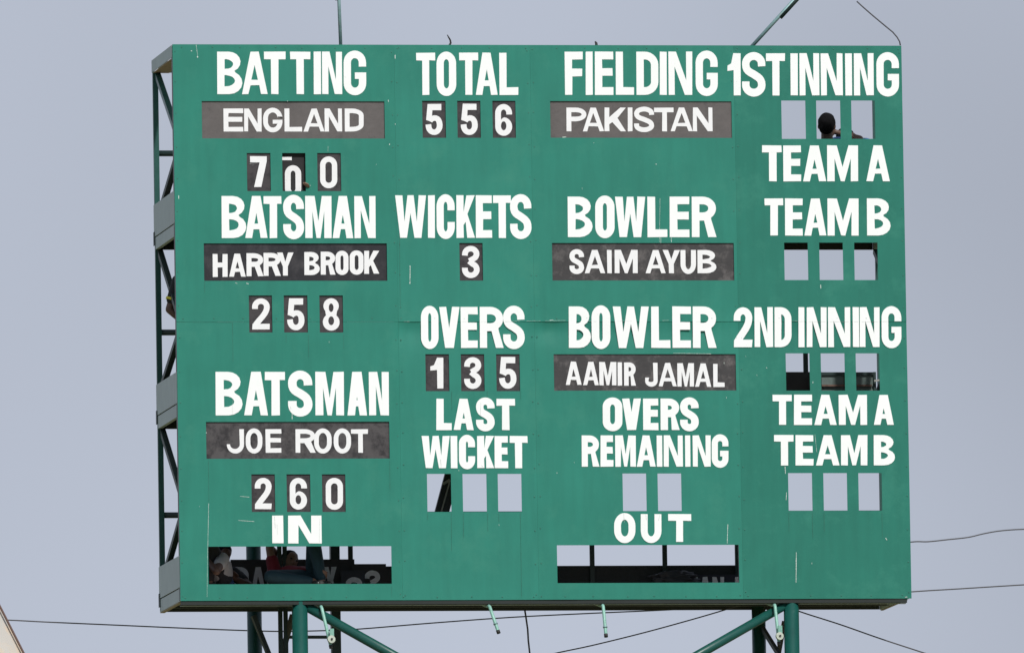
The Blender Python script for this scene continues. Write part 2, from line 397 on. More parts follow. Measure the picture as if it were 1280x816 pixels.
# ------------------------------------------------------------------ the scoreboard
ZT, ZB = ZC+BH/2, ZC-BH/2
SB = thing('scoreboard', 'tall green cricket scoreboard with white lettering, standing on round steel legs', 'scoreboard', (0, .65, 0))
CUT = []       # (x0, z0, x1, z1) every opening in the sheets
def cut(x0, y0, x1, y1):
    a = P(x0, (y0+y1)/2, 0); b = P(x1, (y0+y1)/2, 0); c = P((x0+x1)/2, y0, 0); d = P((x0+x1)/2, y1, 0)
    CUT.append((a.x, d.z, b.x, c.z)); return CUT[-1]
PL = {'england': (252.5,126.8,480.8,173.3), 'pakistan': (688,126.8,914.7,172.5), 'brook': (255,304.3,483.8,351), 'ayub': (690.3,303.8,917.5,350.6),
      'jamal': (692.5,442.5,920,488), 'root': (257.8,527,486.8,573)}
PLC = {k: cut(*v) for k, v in PL.items()}
CARDROWS = [(191.5,239,[(308.8,338.3),(353,382),(396.8,426.3)]), (126.3,172.5,[(528,557.2),(571.8,600.8),(615.8,644.6)]),
            (369.3,415.5,[(311.3,340.2),(355,384.5),(399.5,428.8)]), (303.8,350.8,[(574.5,603.5)]),
            (442.6,488.7,[(532,561.5),(576.3,605.5),(620.5,649.8)]), (592.5,639.5,[(314.5,343.8),(358.5,388),(402.8,431.9)])]
CARDC = [[cut(a,y0,b,y1) for a, b in cols] for y0, y1, cols in CARDROWS]
for y0, y1, cols in [(126,173.8,[(977,1007),(1020.5,1050.5),(1064.3,1093.8)]), (303.3,350,[(980.5,1010),(1024.3,1053.8),(1068,1097.2)]),
                     (441.5,488,[(982.5,1012.2),(1026.3,1056),(1070,1099.6)]), (591,638,[(985.5,1015.3),(1029.5,1059),(1073.3,1102.5)]),
                     (592,639.5,[(534,564),(578.5,608.3),(622.5,652)]), (591.5,638.5,[(778.5,808),(822.3,851.8)]),
                     (682.5,729.5,[(260.5,489.5)]), (680.8,728,[(696.5,923.8)])]:
    for a, b in cols: cut(a, y0, b, y1)
DENTS = [(P(px_, 402, 0).x, w_, a_) for px_, w_, a_ in ((516,.12,.011), (612,.20,.005), (688,.17,.013), (735,.12,.008), (785,.2,.010), (868,.22,.011), (936,.1,.005), (1010,.25,.006), (1085,.2,.006))]
SEAMX = [-BW/2, P(498,402,0).x, P(668,402,0).x, P(923,402,0).x, BW/2]
for ci in range(4):
    for ri in range(2):
        x0, x1 = SEAMX[ci], SEAMX[ci+1]; z0, z1 = (ZSEAM, ZT) if ri == 0 else (ZB, ZSEAM)
        g = .0004
        x0 += g if ci else 0; x1 -= g if ci < 3 else 0
        if ri == 1: z1 += .012 if ci else -.0004        # tucked behind the lip of the upper sheet
        cuts = [c for c in CUT if c[0] < x1 and c[2] > x0 and c[1] < z1 and c[3] > z0]
        def lines(lo, hi, ed, step):
            r = [lo, hi]+[e for e in ed if lo < e < hi]; k = lo+step
            r = sorted(set(r))
            while k < hi-.01:
                if min(abs(k-e) for e in r) > .014: r.append(k)
                k += step
            return sorted(r)
        xs = lines(x0, x1, [c[0] for c in cuts]+[c[2] for c in cuts], .05)
        zs = lines(z0, z1, [c[1] for c in cuts]+[c[3] for c in cuts], .05 if ri == 0 else .04)
        vid = {}; vs = []; fs = []
        def vert(i, j):
            if (i, j) not in vid:
                x, z = xs[i], zs[j]; y = disp(x, z)
                if ri == 1:
                    dz = max(0, (ZSEAM - z)); 
                    if x > SEAMX[1]-.01:
                        amp = .0022 + sum(a_*math.exp(-((x-c_)/w_)**2) for c_, w_, a_ in DENTS)
                        y += .0014 + 2.3*amp*(1-math.exp(-dz/.07))*math.exp(-(dz/.165)**2)
                    else: y += .0015*math.exp(-(dz/.05))
                elif z < ZSEAM+.2:
                    y += -.0018*math.exp(-((z-ZSEAM)/.05))*(1 if x > SEAMX[1] else 0)*(.6+.9*abs(noise.noise(Vector((x*4, 1, 0)))))
                vid[(i, j)] = len(vs); vs.append((x, y, z))
            return vid[(i, j)]
        for i in range(len(xs)-1):
            for j in range(len(zs)-1):
                cx, cz = (xs[i]+xs[i+1])/2, (zs[j]+zs[j+1])/2
                if any(c[0] < cx < c[2] and c[1] < cz < c[3] for c in cuts): continue
                fs.append((vert(i,j), vert(i+1,j), vert(i+1,j+1), vert(i,j+1)))
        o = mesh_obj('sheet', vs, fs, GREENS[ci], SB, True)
        so = o.modifiers.new('thick', 'SOLIDIFY'); so.thickness = .0025; so.offset = -1
        es = o.modifiers.new('sharp', 'EDGE_SPLIT'); es.split_angle = R(35)

scr = MB()
def screw(x, z):
    y = disp(x, z)-.0012; rr = .0062
    vs = [(x+rr*math.cos(k*math.pi/4), y, z+rr*math.sin(k*math.pi/4)) for k in range(8)]+[(x, y-.0035, z)]
    scr.add(vs, [(k, (k+1) % 8, 8) for k in range(8)])
def free(x, z): return not any(c[0]-.02 < x < c[2]+.02 and c[1]-.02 < z < c[3]+.02 for c in CUT)
for x in [SEAMX[0]+.025, SEAMX[4]-.025]+[q+o_ for q in SEAMX[1:4] for o_ in (-.025, .025)]:
    for k in range(18):
        z = ZB+.05+k*(ZT-ZB-.10)/17+random.uniform(-.02, .02)
        if free(x, z) and abs(z-ZSEAM) > .05: screw(x+random.uniform(-.004, .004), z)
for z in (ZT-.03, ZB+.03, ZSEAM+.03):
    for k in range(24):
        x = -BW/2+.06+k*(BW-.12)/23+random.uniform(-.03, .03)
        if free(x, z): screw(x, z+random.uniform(-.004, .004))
o = scr.build('screw', mat('green_screw_paint', (.03, .15, .115), .4, 0, .2, 40), SB); o['kind'] = 'stuff'
TXT = []
def T(s, y0, y1, xs, stem, bar, label=None, **kw):
    """one painted word; xs = list of (x0, x1[, stem centre]) per letter"""
    w = []
    for ch, x in zip(s.replace(' ', ''), xs):
        dy0 = -1.4 if ch in 'OSCGJU036' else 0; dy1 = 1.4 if ch in 'OSCGJU036' else 0
        if ch == 'U': dy0 = 0
        w.append((ch, x[0], y0+dy0, x[1], y1+dy1, x[2] if len(x) > 2 else None))
    text(w, 0.0, SB, M_WHITE, stem, bar, label='white painted word %s' % s if not label else label, **kw)
T('BATTING', 65, 118, [(271.3,303),(302,334.5),(330,357,343.2),(362.5,388.3,374.8),(392,401.5),(402.5,427.6),(429.3,457.8)], 9.2, 9.5)
T('TOTAL', 66.3, 119, [(520,544.3,532),(545.5,570.3),(573.8,598,585.8),(594.5,622),(624,648)], 9.0, 9.6)
T('FIELDING', 65, 119, [(705.8,728.7),(731.8,740.8),(743.3,766.8),(769.5,792.5),(795.3,823),(824.5,833.5),(835.5,865.5),(869.3,897.3)], 9.2, 9.7)
T('1ST INNING', 67, 119.6, [(909.3,926),(927.5,956.8),(957.5,981.4,969.7),(988,997.3),(999,1024.3),(1025.8,1053.5),(1056.3,1065),(1067.3,1092.2),(1095.3,1123.8)], 9.0, 9.6)
T('TEAM A', 182, 226.8, [(952.5,977.2,965.9),(979,1001.3),(1003.5,1032.6),(1033.8,1072.6),(1082.5,1112.3)], 9.6, 8.7)
T('BATSMAN', 245.2, 297.7, [(276.8,308),(306.4,334.3),(329.5,352,341.5),(353.8,380),(381.5,414.4),(415.5,441.6),(442.8,469.4)], 9.4, 9.8, 'white painted word BATSMAN below the row 7 0 0')
T('WICKETS', 244.3, 297.5, [(493.8,532.6),(534.8,543.6),(545.5,568.5),(570.3,593.8),(594.5,615),(616.3,638.8,627.7),(637.5,664.3)], 9.0, 9.6)
T('BOWLER', 246, 296.5, [(709.5,740.8),(743.8,768.3),(768.8,806.6),(809.3,834.3),(837,861.8),(864.5,895)], 9.6, 9.6, 'upper white painted word BOWLER')
T('TEAM B', 248.2, 294.5, [(955.5,979,967.5),(981.3,1003.5),(1005.3,1033),(1034.3,1073.3),(1083.5,1113.3)], 9.4, 8.7)
T('OVERS', 383.6, 434.8, [(526,548.2),(548.8,574.5),(575.8,597.2),(599.5,629),(628.8,655.8)], 9.0, 9.3, 'white painted word OVERS above the numerals 1 3 5')
T('BOWLER', 383, 434.8, [(710.8,738.8),(739.3,763),(765.8,811.3),(813.8,838),(840.3,863.8),(865.8,895.2)], 9.6, 9.6, 'lower white painted word BOWLER')
T('2ND INNING', 384, 433.8, [(917,940.5),(943,966.3),(968,989.5),(997.8,1005.6),(1008.3,1033.3),(1035,1063),(1065.8,1073.9),(1074.5,1099.6),(1101.8,1126.8)], 8.4, 9.0)
T('BATSMAN', 464.6, 519, [(269.3,303.3),(305,335),(330.8,356.5,344.3),(360,390.5),(393.8,430),(433.8,458.8),(461,486)], 10.4, 10.4, 'lower, larger white painted word BATSMAN')
T('LAST', 498.2, 537.3, [(545.3,564.5),(567,592),(595,618.3),(620.5,643.9,632)], 9.0, 8.7)
T('WICKET', 544.6, 584.8, [(527,562.3),(563.3,571.6),(573.5,594),(596.3,617.6),(618,635),(637,659.6,648)], 8.8, 8.6)
T('OVERS', 498, 537.3, [(753.3,778),(777.5,801.3),(803.8,823),(825.5,849),(850,873.3)], 9.2, 8.8, 'white painted word OVERS above the word REMAINING')
T('REMAINING', 544, 583, [(727,748.8),(750.5,766.6),(768.8,795),(795.8,819.5),(820.8,828),(829.5,853.5),(856.3,863),(865.8,888.3),(889.5,910.6)], 7.6, 8.4)
T('TEAM A', 493.3, 530.9, [(965.8,990,978),(992.3,1015),(1017.8,1045.8),(1048.3,1084),(1092,1117)], 9.0, 8.2, 'lower white painted words TEAM A')
T('TEAM B', 543.6, 581.4, [(967.5,992,980.5),(994.3,1016.8),(1019.5,1049.5),(1051,1084.3),(1092,1118.8)], 9.0, 8.2, 'lower white painted words TEAM B')
T('IN', 644, 678.8, [(340,354.3),(360,402)], 14.0, 9)
T('OUT', 642.2, 677, [(767.5,794.3),(800.8,826.8),(835,864.3,849.3)], 8.6, 8.4)

# worn paint: runs of white paint, and dark streaks below the openings
def flecks(items, m, name, label, off=.0018):
    mb = MB()
    for (xa, ya, xb, yb, w) in items:
        n = max(1, int(math.hypot(xb-xa, yb-ya)/3)); 
        for i in range(n):
            t0, t1 = i/n, (i+.92)/n
            a = P(xa+(xb-xa)*t0+random.uniform(-.12,.12), ya+(yb-ya)*t0, 0); b = P(xa+(xb-xa)*t1, ya+(yb-ya)*t1, 0)
            d = (b-a); pr = Vector((d.z, 0, -d.x)).normalized()*w*.0030*random.uniform(.6, 1.2)
            ps = [a-pr, a+pr, b+pr*.9, b-pr*.9]
            vs = [(p.x, disp(p.x, p.z)-off-.0003*random.random(), p.z) for p in ps]
            nrm = (Vector(vs[1])-Vector(vs[0])).cross(Vector(vs[2])-Vector(vs[0]))
            mb.add(vs, [(0,1,2,3) if nrm.y < 0 else (3,2,1,0)])
    o = mb.build(name, m, SB); o['label'] = label; o['kind'] = 'stuff'
dr = [(245.2,56.5,247,71.5,.5),(246.6,71,247.2,72.4,1.8),(238.5,63.5,240,64.5,1.2),(512.6,332,512.4,355,.9),(511.8,354,513,354.5,1.2),(260.8,629,259.4,700,.5),(259.4,700,258.8,746,.35),
      (909.8,655,909,679,.8),(995.2,690,995,728,1.0),(223.2,244.5,223.4,249,1.6),(981.2,583,981.8,592,.9),(493.8,69,494,74,1.2),(745.6,402.6,748,401.8,.6),
      (658,401.2,676,400.9,.22),(681,401,707,400.4,.28),(687,400.2,692,399.8,.5),(735,401.4,742,401.2,.3),(828,400.6,836,400.2,.4),(505,401.8,512,401.8,.25),(640,401.6,650,401.5,.25),(990,401,1003,401.2,.2),(545,402,552,402,.2),(825,248,824.3,303,.35),(839,297,839.2,303,.7),(826,297,826,304,.8),
      (298,650,318,651.5,.5),(1018.5,543,1021,565,.5),(365,516,365.2,524,1.0),(308,354,311,355,.9),(294,353.5,297,354.5,.6),(1025.8,356,1026,361,.8),
      (983.2,615,982.6,625,.9),(1134,745.6,1131,745.9,.8),(494,155,494.2,156,1.6),(486.7,180,487,181.5,1.2),(485.3,125,485.6,128,.8),(819.8,205,820.4,206,1.4),
      (703,171.8,708,171.4,1.2),(958,459,958.6,460.5,.9),(410,183,410,190,.4),(841.5,441.4,889,442.2,.5),(300,620,312,621,.5),(1107,672,1109,675,.8)]
dr += [(random.uniform(230,1120), y, 0, 0, .5) for y in ()]
for _ in range(26):
    x = random.uniform(228, 1118); y = random.uniform(60, 745)
    dr.append((x, y, x+random.uniform(-.3,.3), y+random.uniform(.6,2.6), random.uniform(.3,.8)))
flecks(dr, M_DRIP, 'paint_run', 'thin runs and flecks of white paint')
st = []
for x, y0, y1 in [(564,641,688),(579,641,672),(609.5,641,664),(650.5,641,746),(623.5,641,652),(534.5,641,650),(357.5,418,428),(385.5,418,447),(429.5,418,436),(260.5,575,628),
                  (290.6,403,452),(255.6,352,366),(564.5,489,512),(609,489,520),(650.5,489,499),(986,640,664),(1015.5,640,672),(1030,640,664),(1102.5,640,672),
                  (487,575,612),(489.6,732,746),(218.8,402.5,402.5),(498.5,250,382)]:
    st.append((x, y0, x+(y1-y0)*.014, y1, .5))
st += [(220,402.2,290,402.8,.3)]
flecks([i for i in st if i[1] != i[3] or i[0] != i[2]], M_STAIN, 'rust_streak', 'thin dark streaks running down below the openings')

flecks([(343,645,344,660,.5),(346.2,655,346.8,668,.35),(399.5,648,399,678,.3),(779.6,641.5,780.2,653,.5),(807.2,643,808,650,.5),(824.5,643,823,651,.5),(601,503,600.4,520,.35),
        (550.5,574,551.5,584,.6),(601.5,581.5,604,583.5,.5),(999,402,1005,402,.25),(1011,402.1,1032,402.2,.25),(1037,402.1,1061,402.3,.25),(1067,402,1073,402,.25),(1077,402.2,1098,402.2,.25),(1103,402,1110,402,.25),
        (577,402,584,402,.2),(601,402,608,402,.2),(631,402,640,402,.2),(772,401.4,790,401.2,.2),(870,402,877,402,.2),(742,402,746,402,.2),(290.5,500,290.6,519,.2),(363,508,364,512,.4),
        (312,205,322,203.5,.25),(315,207,318,206,.2),(430.5,96,433,97.5,.3)], mat('grey_scuff', (.42, .46, .45), .7, 0, .2, 30), 'scuff', 'thin grey scuffs across the white letters', .0041)

# ------------------------------------------------------------------ name boards and number cards
BG = 'black name boards slotted into the scoreboard'; CGp = 'black number cards slotted into the scoreboard'
YB = .012
def plate(name, c, m, Y=YB, ex=.035, rough=0):
    x0, z0, x1, z1 = c
    r = thing(name, None, None, ((x0+x1)/2, Y, (z0+z1)/2))
    MB().box((x0-ex, Y, z0-ex), (x1+ex, Y+.006, z1+ex)).build('board', m, r)
    return r
def nameboard(key, label, m, letters, s, t, k=0.0, **kw):
    r = plate('name_board', PLC[key], m); tag(r, label, 'name board', BG)
    text(letters, YB, r, M_WHITE2, s, t, sheet=False, thick=.0025, k=k, **kw)
    return r
def L(s, y0, y1, xs, ov=1.0, slope=0.0):
    w = []
    xa = xs[0][0]
    for ch, x in zip(s.replace(' ', ''), xs):
        o0 = ov if ch in 'OSCG' else 0; o1 = ov if ch in 'OSCGUJ' else 0
        d = slope*(x[0]-xa)
        w.append((ch, x[0], y0-o0+d, x[1], y1+o1+d, x[2] if len(x) > 2 else None))
    return w
bmA = board_mat('warm_grey', (.108, .098, .097), (.052, .047, .049), .54, .74, 6)
bmB = board_mat('blue_black', (.014, .014, .019), (.055, .052, .058), .48, .72, 5)
bmC = board_mat('scuffed', (.068, .063, .066), (.022, .020, .023), .46, .62, 8)
bmD = board_mat('dusty', (.042, .040, .042), (.13, .12, .12), .50, .70, 7)
bmE = board_mat('card_black', (.046, .041, .045), (.020, .018, .021), .46, .64, 13)
nameboard('england', 'warm grey-black name board reading ENGLAND under the word BATTING', bmA,
          L('ENGLAND', 136, 164.7, [(279.3,304),(305,327),(328.8,353),(355.5,377.5),(379.3,405.8),(405.8,427.6),(430.8,454.6)]), 6.0, 5.8)
nameboard('pakistan', 'scratched grey-black name board reading PAKISTAN under the word FIELDING', bmA,
          L('PAKISTAN', 134.8, 164.4, [(708,733),(728.3,755),(755.5,782.5),(784.5,790.4),(792.5,817.6),(817.5,842,830.5),(838,866),(866,890.6)]), 6.0, 5.8)
nameboard('brook', 'darkest name board, its name sloping up to the right, above the cards 2 5 8', bmB,
          L('HARRY BROOK', 317.5, 346.2, [(265.8,284.4),(286.3,307),(308,329),(329.3,350.6),(346.3,367),(380.3,399.8),(400.8,419),(419.3,435.6),(437,454.4),(455,474)], .8, -.021), 6.2, 6.0)
nameboard('ayub', 'dusty black name board under the upper word BOWLER', bmD,
          L('SAIM AYUB', 312.6, 341.6, [(711.8,730),(730.8,756.3),(758.8,764.6),(768.3,797),(807,832),(828,850),(850.5,870),(871.8,895.6)]), 6.2, 6.0)
nameboard('jamal', 'mottled name board under the lower word BOWLER, narrow letters sloping down', bmD,
          L('AAMIR JAMAL', 451.8, 480.8, [(707,726.8),(728.8,748.4),(749,770.4),(772,777.6),(780,794.6),(806.3,822),(823,846),(846.5,867.6),(868.5,889),(891.3,905.6)], .8, .0155), 5.6, 5.8)
nameboard('root', 'scuffed black name board under the large lower word BATSMAN', bmC,
          L('JOE ROOT', 536.2, 565.6, [(283.3,305),(307,328),(331.8,351.8),(369.3,394),(392.5,414.6),(417,438.8),(438.8,460,450.4)]), 5.8, 5.7)
cards = [
 (0, [('7',(312.5,195.5,333.5,234),'leftmost number card, a 7, below the ENGLAND board'),
      ('0',(356,206.8,376.6,246.5),'number card 0 slipped low in its opening, right of the 7'),
      ('0',(400,195.8,421.6,235.5),'number card 0 sitting straight, right of the slipped 0')]),
 (1, [('5',(531.8,130.2,553.2,169),'left number card 5 under the word TOTAL'),
      ('5',(575.8,130,597.2,169),'middle number card 5 under the word TOTAL'),
      ('6',(618.8,130.4,640.2,170),'number card 6 under the word TOTAL')]),
 (2, [('2',(315,373,337.3,411.8),'leftmost number card under the darkest name board, a 2'),
      ('5',(358.8,373,380.6,412.8),'number card 5 between a 2 and an 8'),
      ('8',(403.3,372.8,424.5,413.2),'rightmost number card under the darkest name board, an 8')]),
 (3, [('3',(577.3,307.5,599.6,347.6),'single number card 3 under the word WICKETS')]),
 (4, [('1',(537.8,446.8,554.3,485.4),'number card 1 under the word OVERS'),
      ('3',(580,446.4,601.8,486),'number card 3 between a 1 and a 5 under OVERS'),
      ('5',(623.8,446,645.6,485.8),'number card 5 under the word OVERS, right of the 3')]),
 (5, [('2',(318.3,597,339.6,636),'number card 2 above the word IN'),
      ('6',(362,597,383.8,636.6),'number card 6 just above the word IN'),
      ('0',(407,597,428.8,636.8),'number card 0 above the word IN, right of the 6')])]
cm = None
for ri, row in cards:
    for ci, (ch, bb, lab) in enumerate(row):
        c = CARDC[ri][ci]
        slipped = (ri, ci) == (0, 1)
        r = thing('number_card', lab, 'number card', ((c[0]+c[2])/2, YB, (c[1]+c[3])/2), CGp)
        ex = .033
        if slipped:
            a = P(351.5, 203.5, .020); b = P(379, 256, .020)
            MB().box((a.x, .020, b.z), (b.x, .026, a.z)).build('board', mat('glossy_black_card', (.014, .013, .015), .8, 0, .2, 12), r)
            text([(ch, bb[0], bb[1], bb[2], bb[3])], .020, r, mat('greyed_numeral', (.76, .76, .78), .5, 0, .05, 20, stain=((.5,.5,.52), 40, .6, .75)), 7.2, 6.8, name='numeral', sheet=False, thick=.0025)
            continue
        if cm is None:
            o = MB().box((-.147, 0, -.214), (.147, .006, .214)).build('board', bmE, r); cm = o.data; o.location = (0, .003, 0)
        else:
            o = bpy.data.objects.new('board', cm); COL.objects.link(o); o.parent = r; o.location = (0, .003, 0)
        st_ = {'7': 7.6, '1': 7.8, '0': 6.6}.get(ch, 7.2)
        text([(ch, *bb)], YB, r, M_WHITE2, st_, 6.8, name='numeral', sheet=False, thick=.0025, jit=.15)

# ------------------------------------------------------------------ steel frame
XL, XR, YR = -BW/2+.04, BW/2-.045, DEPTH
zt_top = P(189, 75.5, YR).z; z1 = P(195, 294, YR).z; z2 = P(199, 517, YR).z; z3 = P(202, 745.4, YR).z
zk = [P(195, 256, YR).z, P(198.4, 480.4, YR).z, P(200.5, 708, YR).z]
zb = [P(198, 312.3, YR).z, P(200.8, 536, YR).z, P(201, 764.5, YR).z]
zr = [P(195, 191.8, YR).z, P(197, 415.4, YR).z, P(201, 643.5, YR).z]
ztb = P(189, 91, YR).z
# front posts and rails directly behind the sheets
for x in (-BW/2+.028, SEAMX[1], SEAMX[2], SEAMX[3], BW/2-.03):
    MB().box((x-.025, .045, ZB+.06), (x+.025, .095, ZT-.005)).build('front_post', M_FRAMEEDGE, SB)
MB().box((-BW/2+.001, .006, ZB+.004), (-BW/2+.004, .085, ZT-.002)).build('edge_strip', M_FRAMEEDGE, SB)
# rear posts
def rearx(px, py): return P(px, py, YR).x
XRL = rearx(194.5, 130)
XRR = rearx(1094.2, 150)
for x in (XRL, XRR):
    MB().box((x-.025, YR-.022, zb[2]+.01), (x+.025, YR+.022, ztb+.01)).build('rear_post', mat('dark_green_post', (.012, .075, .064), .45, 0, .15, 5), SB)
for yy_ in (.66,):
    pass
# right-hand end: intermediate post seen through the right-hand openings
# side zigzag braces (both ends)
def side(px, py, Y):    # in the left side plane
    return Vector((0, Y, P(px, py, Y).z))
zig = [((192.5,93,YR),(217,163,.08)), ((216.5,195,.08),(197,275,YR)), ((197.3,314,YR),(219,392,.08)), ((219,415,.08),(203,490,YR)),
       ((200,538,YR),(223,617,.08)), ((223,642,.08),(204.5,725,YR))]
for X0 in (XRL, XRR):
    for (a, b) in zig:
        pa, pb = P(*a), P(*b)
        pa.x = X0 + .02*(1 if X0 < 0 else -1); pb.x = X0+ .012*(1 if X0 < 0 else -1)
        dz = (a[0] > 0)
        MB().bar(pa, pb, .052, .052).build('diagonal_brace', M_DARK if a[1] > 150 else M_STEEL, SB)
# top beams
def channel(x0, x1, y0, y1, z0, z1, name, m, par=SB):
    return MB().box((x0, y0, z0), (x1, y1, z1)).build(name, m, par, bevel=.004)
for sgn in (-1, 1):
    X = XRL-.024 if sgn < 0 else BW/2-.034
    channel(min(X, X+sgn*.006), max(X, X+sgn*.006), .02, YR+.03, ztb, zt_top, 'top_beam', M_PLATE)
    MB().box((min(X,X-sgn*.16)+.002, .11, ztb-.006), (max(X,X-sgn*.16)-.002, YR, ztb-.002)).build('top_board', M_PLY, SB)
channel(XRL+.03, XRR-.03, YR-.03, YR+.02, ztb, zt_top-.01, 'top_beam', M_DARK)
# three decks
XD0, XD1 = XRL+.004, min(XRR-.004, BW/2-.045)
for i, (zf, zkk, zbb) in enumerate(zip((z1, z2, z3), zk, zb)):
    dk = MB().box((XD0+.012, .11, zf-.020), (XD1-.012, YR+.018, zf)).build('deck', M_PLY, SB)
    dk['label'] = ('upper', 'middle', 'lowest')[i] + ' plywood deck behind the sheets'
    # edge channels
    for sgn, X in ((-1, XD0), (1, XD1)):
        a, b = (X-.028, X+.010) if sgn < 0 else (X-.010, X+.028)
        ch_ = MB().box((a, .02, zbb), (b, YR+.03, zf-.024)).build('edge_channel', M_PLATE, dk, bevel=.003)
        kp = MB().box((a-.004, .02, zf-.016), (a+.004 if sgn < 0 else b+.004, YR+.045, zkk)) if sgn < 0 else MB().box((b-.004, .02, zf-.016), (b+.004, YR+.045, zkk))
        kp.build('kick_plate', M_PLATE, dk, bevel=.002)
        MB().box((a-.010 if sgn < 0 else b+.001, YR-.02, zf-.10), (a-.005 if sgn < 0 else b+.005, YR+.046, zf+.03)).build('clamp', M_DARK, dk)
    MB().box((XD0+.012, YR+.020, zbb+.004), (XD1-.012, YR+.048, zf-.003)).build('edge_channel', M_UNDER, dk)
    MB().box((XD0+.012, YR+.024, zf), (XD1-.012, YR+.032, zkk)).build('kick_plate', mat('black_mesh_panel', (.020, .024, .026), .7, 0, .3, 60, .001, 120), dk)
    # front beam; on the lowest deck it shows beneath the sheets
    MB().box((XD0+.012, .10, zbb+.02), (XD1-.012, .14, zf-.024)).build('edge_channel', M_UNDER, dk)
    for k in range(12):
        x = XD0+.25+k*(XD1-XD0-.5)/11
        MB().box((x-.02, .145, zf-.07), (x+.02, YR+.018, zf-.023)).build('joist', M_UNDER, dk)
    # handrail with its posts
    hr = MB().tube([(XRL, YR+.01, zr[i]), (XRR, YR+.01, zr[i])], .029).build('handrail', M_DARK, SB)
    smooth_tube(hr)
    px0, py0 = ((740, 690), (1007, 450))[i == 1] if i else (900, 230)
    xs0 = rearx(px0, py0)
    for k in range(-8, 6):
        x = xs0 + k*.703
        if x < XRL+.1 or x > XRR-.1: continue
        if i == 2 and -6 < k < -1:
            x = rearx(438, 690) + (k+4)*.703 if k > -5 else x
        MB().box((x-.022, YR-.012, zf+.001), (x+.022, YR+.016, zr[i]-.01)).build('rail_post', M_DARK, hr)
# extra post at the right end of the OUT slot
# beneath the sheets: front beam, soffit angles, and their pale lower edges
zfb = P(640, 755, .06).z
MB().box((-BW/2+.01, .008, zfb), (BW/2-.042, .060, ZB-.002)).build('front_beam', mat('black_green_beam', (.006, .012, .011), .6, 0, .2, 6), SB, bevel=.002)
MB().box((-BW/2+.012, .060, zfb-.006), (BW/2-.044, .10, zfb-.001)).build('beam_flange', M_PLATE, SB)
MB().box((XD0+.03, .50, zb[2]+.002), (XD1-.03, .54, zb[2]+.045)).build('soffit_beam', M_UNDER, SB)
MB().box((XD0+.03, .86, zb[2]+.002), (XD1-.03, .90, zb[2]+.045)).build('soffit_beam', M_UNDER, SB)
MB().box((XD0+.03, .505, zb[2]-.003), (XD1-.03, .512, zb[2]+.001)).build('soffit_edge', M_PLATE, SB)
for sgn, X in ((-1, XD0), (1, XD1)):
    MB().box((X-.026 if sgn < 0 else X+.002, .10, zb[2]-.008), (X+.016 if sgn < 0 else X+.026, YR+.03, zb[2]-.002)).build('end_flange', mat('cream_edge', (.34, .28, .22), .7, 0, .15, 12), SB)
# ---- legs
def leg(px, py, Y, w_px, ztop, m, name='leg', n=20, square=False):
    p = P(px, py, Y); r = w_px/132/2
    if square: MB().box((p.x-r, Y-r, 0), (p.x+r, Y+r, ztop)).build(name, m, SB, bevel=.004); return
    o = MB().tube([(p.x, Y, -.02), (p.x, Y, ztop)], r, 28).build(name, m, SB); smooth_tube(o)
    MB().tube([(p.x, Y, 0), (p.x, Y, .03)], r*2.2, 20).build('base_plate', m, o)
    return o
ztopleg = P(640, 751, .08).z
leg(375, 790, .08, 19.6, P(375, 750.6, .0).z, M_STEEL); leg(989.6, 790, .08, 19.0, P(989, 749, .0).z, M_STEEL)
leg(318.3, 790, 1.50, 18.5, z3+.55, M_STEEL); leg(948.6, 790, 1.22, 17.5, zb[2]+.05, M_STEEL)
leg(419.7, 790, 1.44, 11.6, z3+.95, M_DARK, square=True)
# knee braces between the front legs, running down to the mid-span
def tubeb(a, b, w_px, m, name='knee_brace', ext=1.0):
    pa, pb = P(*a), P(*b); pb = pa+(pb-pa)*ext
    o = MB().tube([pa, pb], w_px/132/2, 20).build(name, m, SB); return smooth_tube(o)
tubeb((384, 758, .08), (490, 817.5, .08), 12.2, M_STEEL, ext=2.83)
tubeb((984.5, 754, .08), (877, 815.5, .08), 11.6, M_STEEL, ext=2.80)
zt_ = P(683.6, 926, .08).z
smooth_tube(MB().tube([(P(375, 790, .08).x, .08, zt_-.03), (P(989.6, 790, .08).x, .08, zt_-.03)], .045, 20).build('tie_beam', M_STEEL, SB))
# lighter rear bracing
for a, b, w in [((316.5,769,1.2),(336.5,816,1.2),5.5), ((951.5,782,1.2),(963,816,1.2),5)]:
    pa, pb = P(*a), P(*b); pb = pa+(pb-pa)*(5.2 if a[0] < 600 else 3.3)
    pb.y = 1.42 if a[0] < 600 else .12
    MB().bar(pa, pb, w/132, w/132).build('rear_brace', mat('blue_grey_steel', (.030, .048, .062), .5, 0, .2, 9), SB)
for a, b, w in [((366,768,.9),(355,816,.9),5.5), ((980.5,776,.9),(974.5,816,.9),5.5)]:
    pa, pb = P(*a), P(*b); pb = pa+(pb-pa)*(4.4 if a[0] < 600 else 5.0); pb.y = 1.45 if a[0] < 600 else 1.2
    MB().bar(pa, pb, w/132, w/132).build('rear_brace', mat('brown_steel', (.055, .050, .038), .7, 0, .2, 9), SB)
# double-angle brace seen through the LAST WICKET opening
pa, pb = P(579.5, 537, 1.15), P(533, 712, 1.15)
o = MB().bar(pa, pb, .132, .05, up=(0,1,0)).build('diagonal_brace', mat('blue_black_steel', (.022, .028, .034), .5, 0, .3, 12), SB)
q0, q1 = P(562.5, 600, 1.115), P(551.5, 640, 1.115)
MB().bar(q0, q1, .014, .006, up=(0,1,0)).bar(P(553.8, 604.6, 1.11), P(562.3, 599.6, 1.11), .026, .006, up=(0,1,0)).build('weld_strip', mat('bare_weld_steel', (.42, .44, .44), .6), o)
